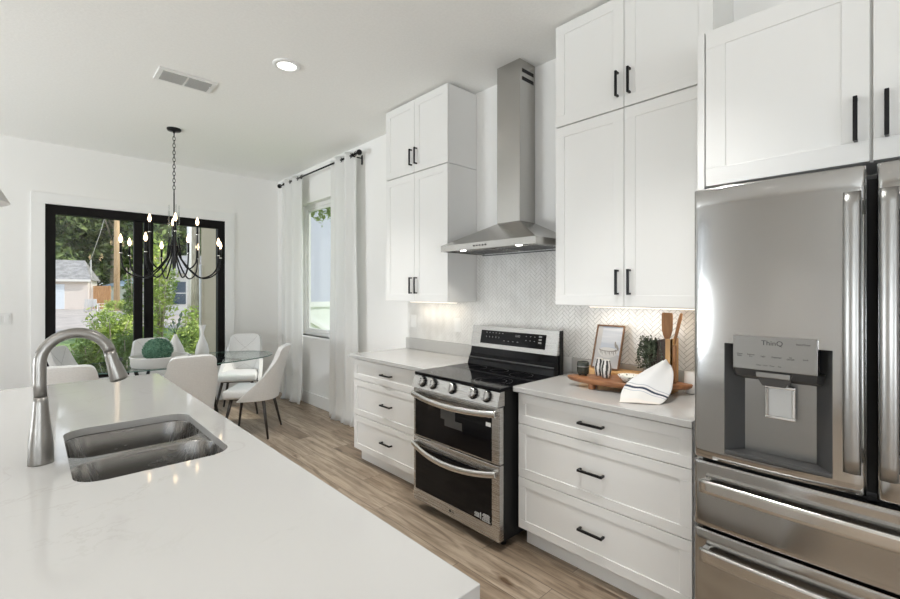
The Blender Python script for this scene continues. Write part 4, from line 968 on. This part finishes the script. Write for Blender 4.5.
# towel: a draped sheet running from the peak beside the utensil box down over the board to the counter
def towel():
    # rows from the peak to the hem: (left, right) edges measured where it lies
    Lf = [(2.40, .950, 1.075), (2.315, .990, 1.045), (2.235, 1.022, 1.010), (2.165, 1.034, .978), (2.115, 1.030, .945), (2.085, 1.020, .921), (2.065, 1.015, .9175)]
    Rg = [(2.41, .905, 1.068), (2.375, .880, 1.040), (2.325, .862, 1.005), (2.275, .850, .968), (2.225, .850, .938), (2.185, .858, .921), (2.155, .866, .9175)]
    m = MB()
    def at(rows, v):
        s = v * (len(rows) - 1); i = min(int(s), len(rows) - 2); f = s - i
        P_ = [Vector(rows[max(0, min(len(rows) - 1, k))]) for k in (i - 1, i, i + 1, i + 2)]
        return .5 * ((2 * P_[1]) + (P_[2] - P_[0]) * f + (2 * P_[0] - 5 * P_[1] + 4 * P_[2] - P_[3]) * f * f + (3 * P_[1] - P_[0] - 3 * P_[2] + P_[3]) * f ** 3)
    def P(u, v):
        a, b = at(Lf, v), at(Rg, v); p = a.lerp(b, u); k = math.sin(math.pi * u) * (1 - v) ** .6
        rip = .004 * math.sin(u * 13 + v * 3) * (1 - .5 * v) * (1 if v < .92 else .3)
        p += Vector((-.012 * k, 0, .026 * k + rip)); p.z = max(p.z, .9165); return p
    m.grid(P, 34, 44)
    o = m.build('towel', None or M['towel'], origin=(2.15, .95, .914), recalc=False)
    me = o.data; uv = me.uv_layers.new(name='cloth')
    # cloth coordinates so the woven stripes follow the towel
    n2 = 45
    for lp in me.loops: i, j = divmod(lp.vertex_index, n2); uv.data[lp.index].uv = (i / 34, j / 44 + .17 * (1 - i / 34))
    so = o.modifiers.new('thickness', 'SOLIDIFY'); so.thickness = .003; so.offset = 1
    return tag(o, 'white linen towel with dark blue stripes draped over the board onto the counter', 'towel')
mt = mat('towel_linen', (.75, .74, .72), .9); b = mt.node_tree.nodes['Principled BSDF']; uvn = N(mt, 'ShaderNodeUVMap', uv_map='cloth'); sp = N(mt, 'ShaderNodeSeparateXYZ'); r = N(mt, 'ShaderNodeValToRGB'); r.color_ramp.interpolation = 'CONSTANT'
e = r.color_ramp.elements; e[0].position = 0; e[0].color = (.72, .73, .74, 1); e[1].position = .60; e[1].color = (.40, .42, .47, 1)
for p_, c_ in ((.612, (.74, .735, .72)), (.648, (.04, .05, .085)), (.682, (.74, .735, .72)), (.715, (.42, .45, .52)), (.728, (.75, .735, .71)), (.90, (.78, .73, .68))): x = e.new(p_); x.color = (*c_, 1)
L(mt, uvn.outputs[0], sp.inputs[0]); L(mt, sp.outputs['Y'], r.inputs[0]); L(mt, r.outputs[0], b.inputs['Base Color'])
n_ = N(mt, 'ShaderNodeTexNoise', Scale=400); bp = N(mt, 'ShaderNodeBump', Strength=.2, Distance=.001); L(mt, n_.outputs[0], bp.inputs['Height']); L(mt, bp.outputs[0], b.inputs['Normal'])
M['towel'] = mt; towel()

# ---------------------------------------------------------------- outside
G = -.15
struct(MB().box(-60, 80, YW + .15, 110, G - .2, G).build('ground', 'grass'))
struct(MB().box(XW + .15, 80, -20, YW + .15, G - .2, G).build('ground_side', 'grass'))
m = MB(); pts = [spot_at(-60, 14), spot_at(190, 20), spot_at(230, 45), spot_at(-160, 45)]
m.slab([(p[0], p[1]) for p in pts], [], G, G + .01); struct(m.build('driveway', 'asphalt'))
def frame_at(px, d, yaw=0):   # local frame: x to the right in view, y away
    p = Vector(spot_at(px, d, G)); mt = Matrix.Translation(p) @ Matrix.Rotation(-YAW + yaw, 4, 'Z'); return mt
def xf(m, mt): bmesh.ops.transform(m.b, matrix=mt, verts=m.b.verts); return m
# garage
mt = frame_at(88, 41, R(32)); o_ = mt.to_translation()
t = thing('garage', o_, 'white detached garage with grey shingle roof across the driveway', 'garage')
m = MB(); m.box(-6.4, 0, 0, 6, 0, 2.75); xf(m, mt).build('wall', 'peach', t)
m = MB(); m._add([(-6.8, -.35, 2.65), (.25, -.35, 2.65), (.25, 6.35, 2.65), (-6.8, 6.35, 2.65), (-6.0, 3, 4.6), (-.6, 3, 4.6)], [(0, 1, 5, 4), (1, 2, 5), (2, 3, 4, 5), (3, 0, 4), (0, 3, 2, 1)]); xf(m, mt).build('roof', 'roof', t)
m = MB(); m.box(-6.8, .25, -.40, -.33, 2.50, 2.70); xf(m, mt).build('fascia', 'siding', t)
m = MB(); m.box(-5.9, -1.65, -.05, .02, .02, 2.25)
for k in range(1, 4): m.box(-5.9, -1.65, -.06, -.04, .55 * k - .015, .55 * k + .015)
xf(m, mt).build('garage_door', 'garagedoor', t)
# wooden fence
mt = frame_at(102, 40.5); t = thing('wooden_fence', mt.to_translation(), 'orange-brown wooden privacy fence beside the garage', 'fence')
for k in range(-4, 4):
    m = MB(); m.box(k * .2, k * .2 + .185, 0, .03, .02, 2.1 + .03 * (k % 2)); xf(m, mt).build('board', 'fencewood', t)
m = MB(); m.box(-.8, .8, .03, .09, .5, .6); m.box(-.8, .8, .03, .09, 1.6, 1.7); xf(m, mt).build('rail', 'fencewood', t)
mt = frame_at(91, 42); t = thing('white_gate', mt.to_translation(), 'white gate panel between the garage and the wooden fence', 'gate')
m = MB(); m.box(-.9, .4, 0, .06, 0, 2.0); xf(m, mt).build('panel', 'siding', t)
m = MB(); m.box(-.05, .05, -.03, .0, 0, 4.6); xf(m, mt).build('post', 'siding', t)
# utility pole with cables
p = spot_at(116.8, 37, G); t = thing('utility_pole', p, 'tall tan wooden utility pole beyond the driveway', 'pole')
m = MB(); m.lathe([(.22, 0), (.17, 12.5)], p, 14); m.build('pole', 'polewood', t)
m = MB(); m.box(p[0] - 1, p[0] + 1, p[1] - .06, p[1] + .06, 11.4, 11.55); m.build('crossarm', 'polewood', t)
m = MB(); q = spot_at(86, 43, 3.2); pq = Vector((p[0], p[1], 11.0)); m.tube([Vector(q), (Vector(q) + pq) / 2 - Vector((0, 0, .4)), pq], .02, 5); m.build('cable', 'siding', t)
# pale house with blue roof behind the pole
mt = frame_at(124, 52, R(-20)); t = thing('shed', mt.to_translation(), 'low white shed with pale blue metal roof behind the utility pole', 'shed')
m = MB(); m.box(-3.2, 3.0, 0, 4, 0, 2.3); xf(m, mt).build('wall', 'siding', t)
m = MB(); m._add([(-3.6, -.4, 2.2), (3.4, -.4, 2.2), (3.4, 4.4, 2.2), (-3.6, 4.4, 2.2), (-.2, 2, 3.5), (3.0, 2, 3.5)], [(0, 1, 5, 4), (1, 2, 5), (2, 3, 4, 5), (3, 0, 4), (0, 3, 2, 1)]); xf(m, mt).build('roof', 'blueroof', t)
# white lawn chairs
def lawn_chair(px, d, yaw, lb):
    mt = frame_at(px, d, yaw); t = thing('lawn_chair', mt.to_translation(), lb, 'chair', 'white lawn chairs by the garage')
    m = MB(); m.box(-.35, .35, -.25, .35, .38, .42); xf(m, mt).build('seat', 'siding', t)
    m = MB()
    for k in range(5): m.box(-.33 + k * .135, -.22 + k * .135, .33, .36, .40, 1.0)
    xf(m, mt).build('backrest', 'siding', t)
    for sx_ in (-.36, .36):
        for sy in (-.24, .3): m = MB(); m.box(sx_ - .03, sx_ + .03, sy - .03, sy + .03, 0, .60); xf(m, mt).build('leg', 'siding', t)
        m = MB(); m.box(sx_ - .06, sx_ + .06, -.3, .36, .60, .63); xf(m, mt).build('armrest', 'siding', t)
lawn_chair(92, 36, R(190), 'white lawn chair beside the garage, the left one of two'); lawn_chair(98.5, 36, R(160), 'white lawn chair by the wooden fence, the right one of two')
# trees
def tree(px, d, h, r, lb, seed, n=1500, size=.55, m_='treeleaf'):
    p = Vector(spot_at(px, d, G)); rg = random.Random(seed); t = thing('tree', p, lb, 'tree', 'trees beyond the driveway')
    m = MB(); m.tube([p, p + Vector((.2, .1, h * .45)), p + Vector((-.1, .2, h * .75))], [.35, .25, .12], 8)
    for k in range(5):
        a = rg.random() * 6.28; q = p + Vector((0, 0, h * (.4 + .08 * k))); m.tube([q, q + Vector((math.cos(a) * r * .5, math.sin(a) * r * .5, h * .15))], [.12, .04], 6)
    m.build('trunk', 'trunk', t)
    m = MB(); cr = []
    for k in range(7): a = rg.random() * 6.28; rr = r * .45 * rg.random() ** .5; cr.append((p.x + rr * math.cos(a), p.y + rr * math.sin(a), G + h * (.30 + .62 * (k / 6)), r * (.62 - .22 * abs(k / 6 - .4))))
    for (x, y, z, q) in cr: m.leaves((x, y, z), (q, q, q * .85), n // 7, size, rg, .35)
    m.build('foliage', m_, t, recalc=False)
k = 0
names = ['broad dark green tree left of the others, above the garage roof', 'dark green tree rising behind the garage', 'dark green tree behind the wooden fence', 'tall green tree just behind the utility pole', 'green tree right of the utility pole', 'dark green tree seen through the right half of the window', 'green tree at the right window pane, behind the white house', 'dark tree farther right, mostly hidden by the tan wall']
for px, d in ((38, 50), (66, 58), (90, 62), (112, 56), (134, 60), (160, 56), (184, 62), (212, 58)):
    tree(px, d, 17 + (k % 3) * 1.5, 5.5, names[k], 10 + k, 2600, .45); k += 1
names = ['low dense tree filling the gap left of the garage roof', 'low dense tree between the garage and the fence', 'low dense tree behind the shed', 'low dense tree between the panes', 'low dense tree behind the white house']
for k, (px, d) in enumerate(((50, 68), (80, 70), (110, 70), (145, 68), (180, 70))): tree(px, d, 9, 6.0, names[k], 40 + k, 2000, .5)
# shrubs
def shrub(px, d, r, h, lb, seed, n=1400, size=.035, m_='leaf', cat='shrub', z=None):
    p = Vector(spot_at(px, d, G)); rg = random.Random(seed); t = thing('shrub', p, lb, cat)
    m = MB()
    for k in range(7): a = k * .9; m.tube([p, p + Vector((math.cos(a) * r * .3, math.sin(a) * r * .3, h * .5)), p + Vector((math.cos(a) * r * .6, math.sin(a) * r * .6, h * .8))], [.02, .012, .005], 6)
    m.build('stem', 'trunk', t); m = MB()
    for k in range(9):
        a = rg.random() * 6.28; q = r * .55 * rg.random() ** .5; m.leaves((p.x + q * math.cos(a), p.y + q * math.sin(a), G + h * (.25 + .5 * rg.random())), (r * .55, r * .55, h * .30), n // 9, size, rg, .3)
    m.build('foliage', m_, t, recalc=False)
shrub(112, 8.7, .60, 1.30, 'tall airy yellow-green shrub just outside the left pane', 1, 4200, .035, 'sunleaf')
shrub(88, 8.3, .50, .75, 'low dark green shrub below the left pane', 2, 3000, .03, 'leaf')
shrub(126, 8.0, .42, .95, 'mid-green shrub near the window mullion', 3, 2400, .03, 'leaf')
shrub(132, 12, .22, 2.8, 'slender climbing plant in front of the utility pole, left pane edge', 4, 900, .05, 'leaf')
shrub(160, 10.5, .42, 3.2, 'tall sparse light green bush at the left of the right pane', 5, 3400, .045, 'sunleaf')
shrub(186, 10.2, .48, 1.25, 'bright yellow-green bush low in the right pane', 6, 3200, .04, 'sunleaf')
shrub(172, 9.0, .40, .55, 'low ground shrub under the right pane', 8, 1500, .03, 'leaf')
shrub(110, 35, .45, 1.0, 'small round bush at the foot of the pole, left one', 9, 500, .08, 'sunleaf'); shrub(123, 34, .55, 1.0, 'small round bush right of the pole foot', 11, 600, .08, 'sunleaf')
# white house through right pane
mt = frame_at(180, 30, R(10)); t = thing('white_house', mt.to_translation(), 'white house with dark blue window seen through the right pane', 'house')
m = MB(); m.box(-2.6, 3.2, 0, 5, 0, 2.9); xf(m, mt).build('wall', 'siding', t)
m = MB(); m._add([(-3, -.4, 2.8), (3.6, -.4, 2.8), (3.6, 5.4, 2.8), (-3, 5.4, 2.8), (-2.4, 2.5, 4.2), (3.0, 2.5, 4.2)], [(0, 1, 5, 4), (1, 2, 5), (2, 3, 4, 5), (3, 0, 4), (0, 3, 2, 1)]); xf(m, mt).build('roof', 'roof', t)
m = MB(); m.box(-.45, .40, -.05, 0, .75, 2.25); w_ = xf(m, mt).build('window', 'navy', t)
m = MB(); m.box(-.5, .45, -.07, -.045, 1.46, 1.52); m.box(-.5, -.44, -.07, -.03, .7, 2.3); m.box(.39, .45, -.07, -.03, .7, 2.3); xf(m, mt).build('window_frame', 'siding', w_)
p = spot_at(190, 26, G); m = MB(); m.lathe([(.16, 0), (.16, 7)], p, 12); tag(m.build('white_post', 'siding', origin=p), 'slim white post beside the white house', 'post')
p = spot_at(195.8, 17, G); m = MB(); m.lathe([(.17, 0), (.15, 2), (.135, 6.5)], p, 14); tag(m.build('wooden_post', 'trunk', origin=p), 'pale wooden post in the right pane near the tan wall', 'post')
# stucco wing of the house, porch pipe
struct(MB().box(2.32, 2.55, YW + .16, 9.35, G, 3.0).build('wall_wing', 'stucco'))
m = MB(); m.tube([(2.27, 9.20, G), (2.27, 9.20, 1.95)], .022, 10); tag(m.build('drain_pipe', 'siding', origin=(2.27, 9.20, G)), 'thin white pipe on the tan stucco wall outside', 'pipe')
# gate and neighbour outside the side window
t = thing('yard_gate', (4.6, 9.0, G), 'pale vinyl yard gate with diagonal brace outside the side window', 'gate')
gx0, gx1, gy = 3.6, 5.6, 8.6
m = MB(); m.box(gx0, gx1, gy, gy + .02, G + .05, 1.22); m.build('panel', 'vinyl', t)
m = MB(); m.box(gx0, gx1, gy - .03, gy, 1.13, 1.24); m.box(gx0, gx1, gy - .03, gy, G + .05, G + .16)
for xx in (gx0, gx1 - .1): m.box(xx, xx + .1, gy - .03, gy, G + .05, 1.24)
m._add([(gx0 + .1, gy - .03, 1.10), (gx0 + .2, gy - .03, 1.13), (gx1 - .1, gy - .03, G + .2), (gx1 - .2, gy - .03, G + .16), (gx0 + .1, gy, 1.10), (gx0 + .2, gy, 1.13), (gx1 - .1, gy, G + .2), (gx1 - .2, gy, G + .16)], [(0, 1, 2, 3), (4, 5, 6, 7), (0, 1, 5, 4), (1, 2, 6, 5), (2, 3, 7, 6), (3, 0, 4, 7)])
m.build('brace_frame', 'trim', t)
M['lav'] = mat('lavender_siding', (.60, .60, .72), .7)
t = thing('neighbour_house', (8.5, 17, G), 'pale lavender-blue house beyond the yard gate', 'house')
m = MB(); m.box(6.0, 12.5, 14.5, 20, G, 6.6)
for k in range(33): m.box(5.997, 12.5, 14.497, 14.5, G + k * .2, G + k * .2 + .008)
m.build('wall', 'lav', t)
m = MB(); m._add([(5.7, 14.1, 6.5), (12.8, 14.1, 6.5), (12.8, 20.4, 6.5), (5.7, 20.4, 6.5), (7.2, 17.2, 8.2), (11.4, 17.2, 8.2)], [(0, 1, 5, 4), (1, 2, 5), (2, 3, 4, 5), (3, 0, 4), (0, 3, 2, 1)]); m.build('roof', 'roof', t)
p = Vector((7.4, 11.4, G)); rg = random.Random(77); t = thing('tree', p, 'leafy green tree hanging over the yard outside the side window', 'tree')
m = MB(); m.tube([p, p + Vector((0, 0, 3)), p + Vector((.2, 0, 4.6))], [.14, .10, .05], 8); m.build('trunk', 'trunk', t)
m = MB()
for (dx, dy, z, r) in ((-.9, -.6, 4.7, 1.2), (.4, 0, 5.0, 1.3), (-1.9, -.8, 4.35, 1.15), (-1.4, -.2, 5.4, 1.3), (-2.15, -1.0, 3.95, .95)): m.leaves((p.x + dx, p.y + dy, z), (r, r, r * .8), 900, .09, rg, .3)
m.build('foliage', 'leaf', t, recalc=False)
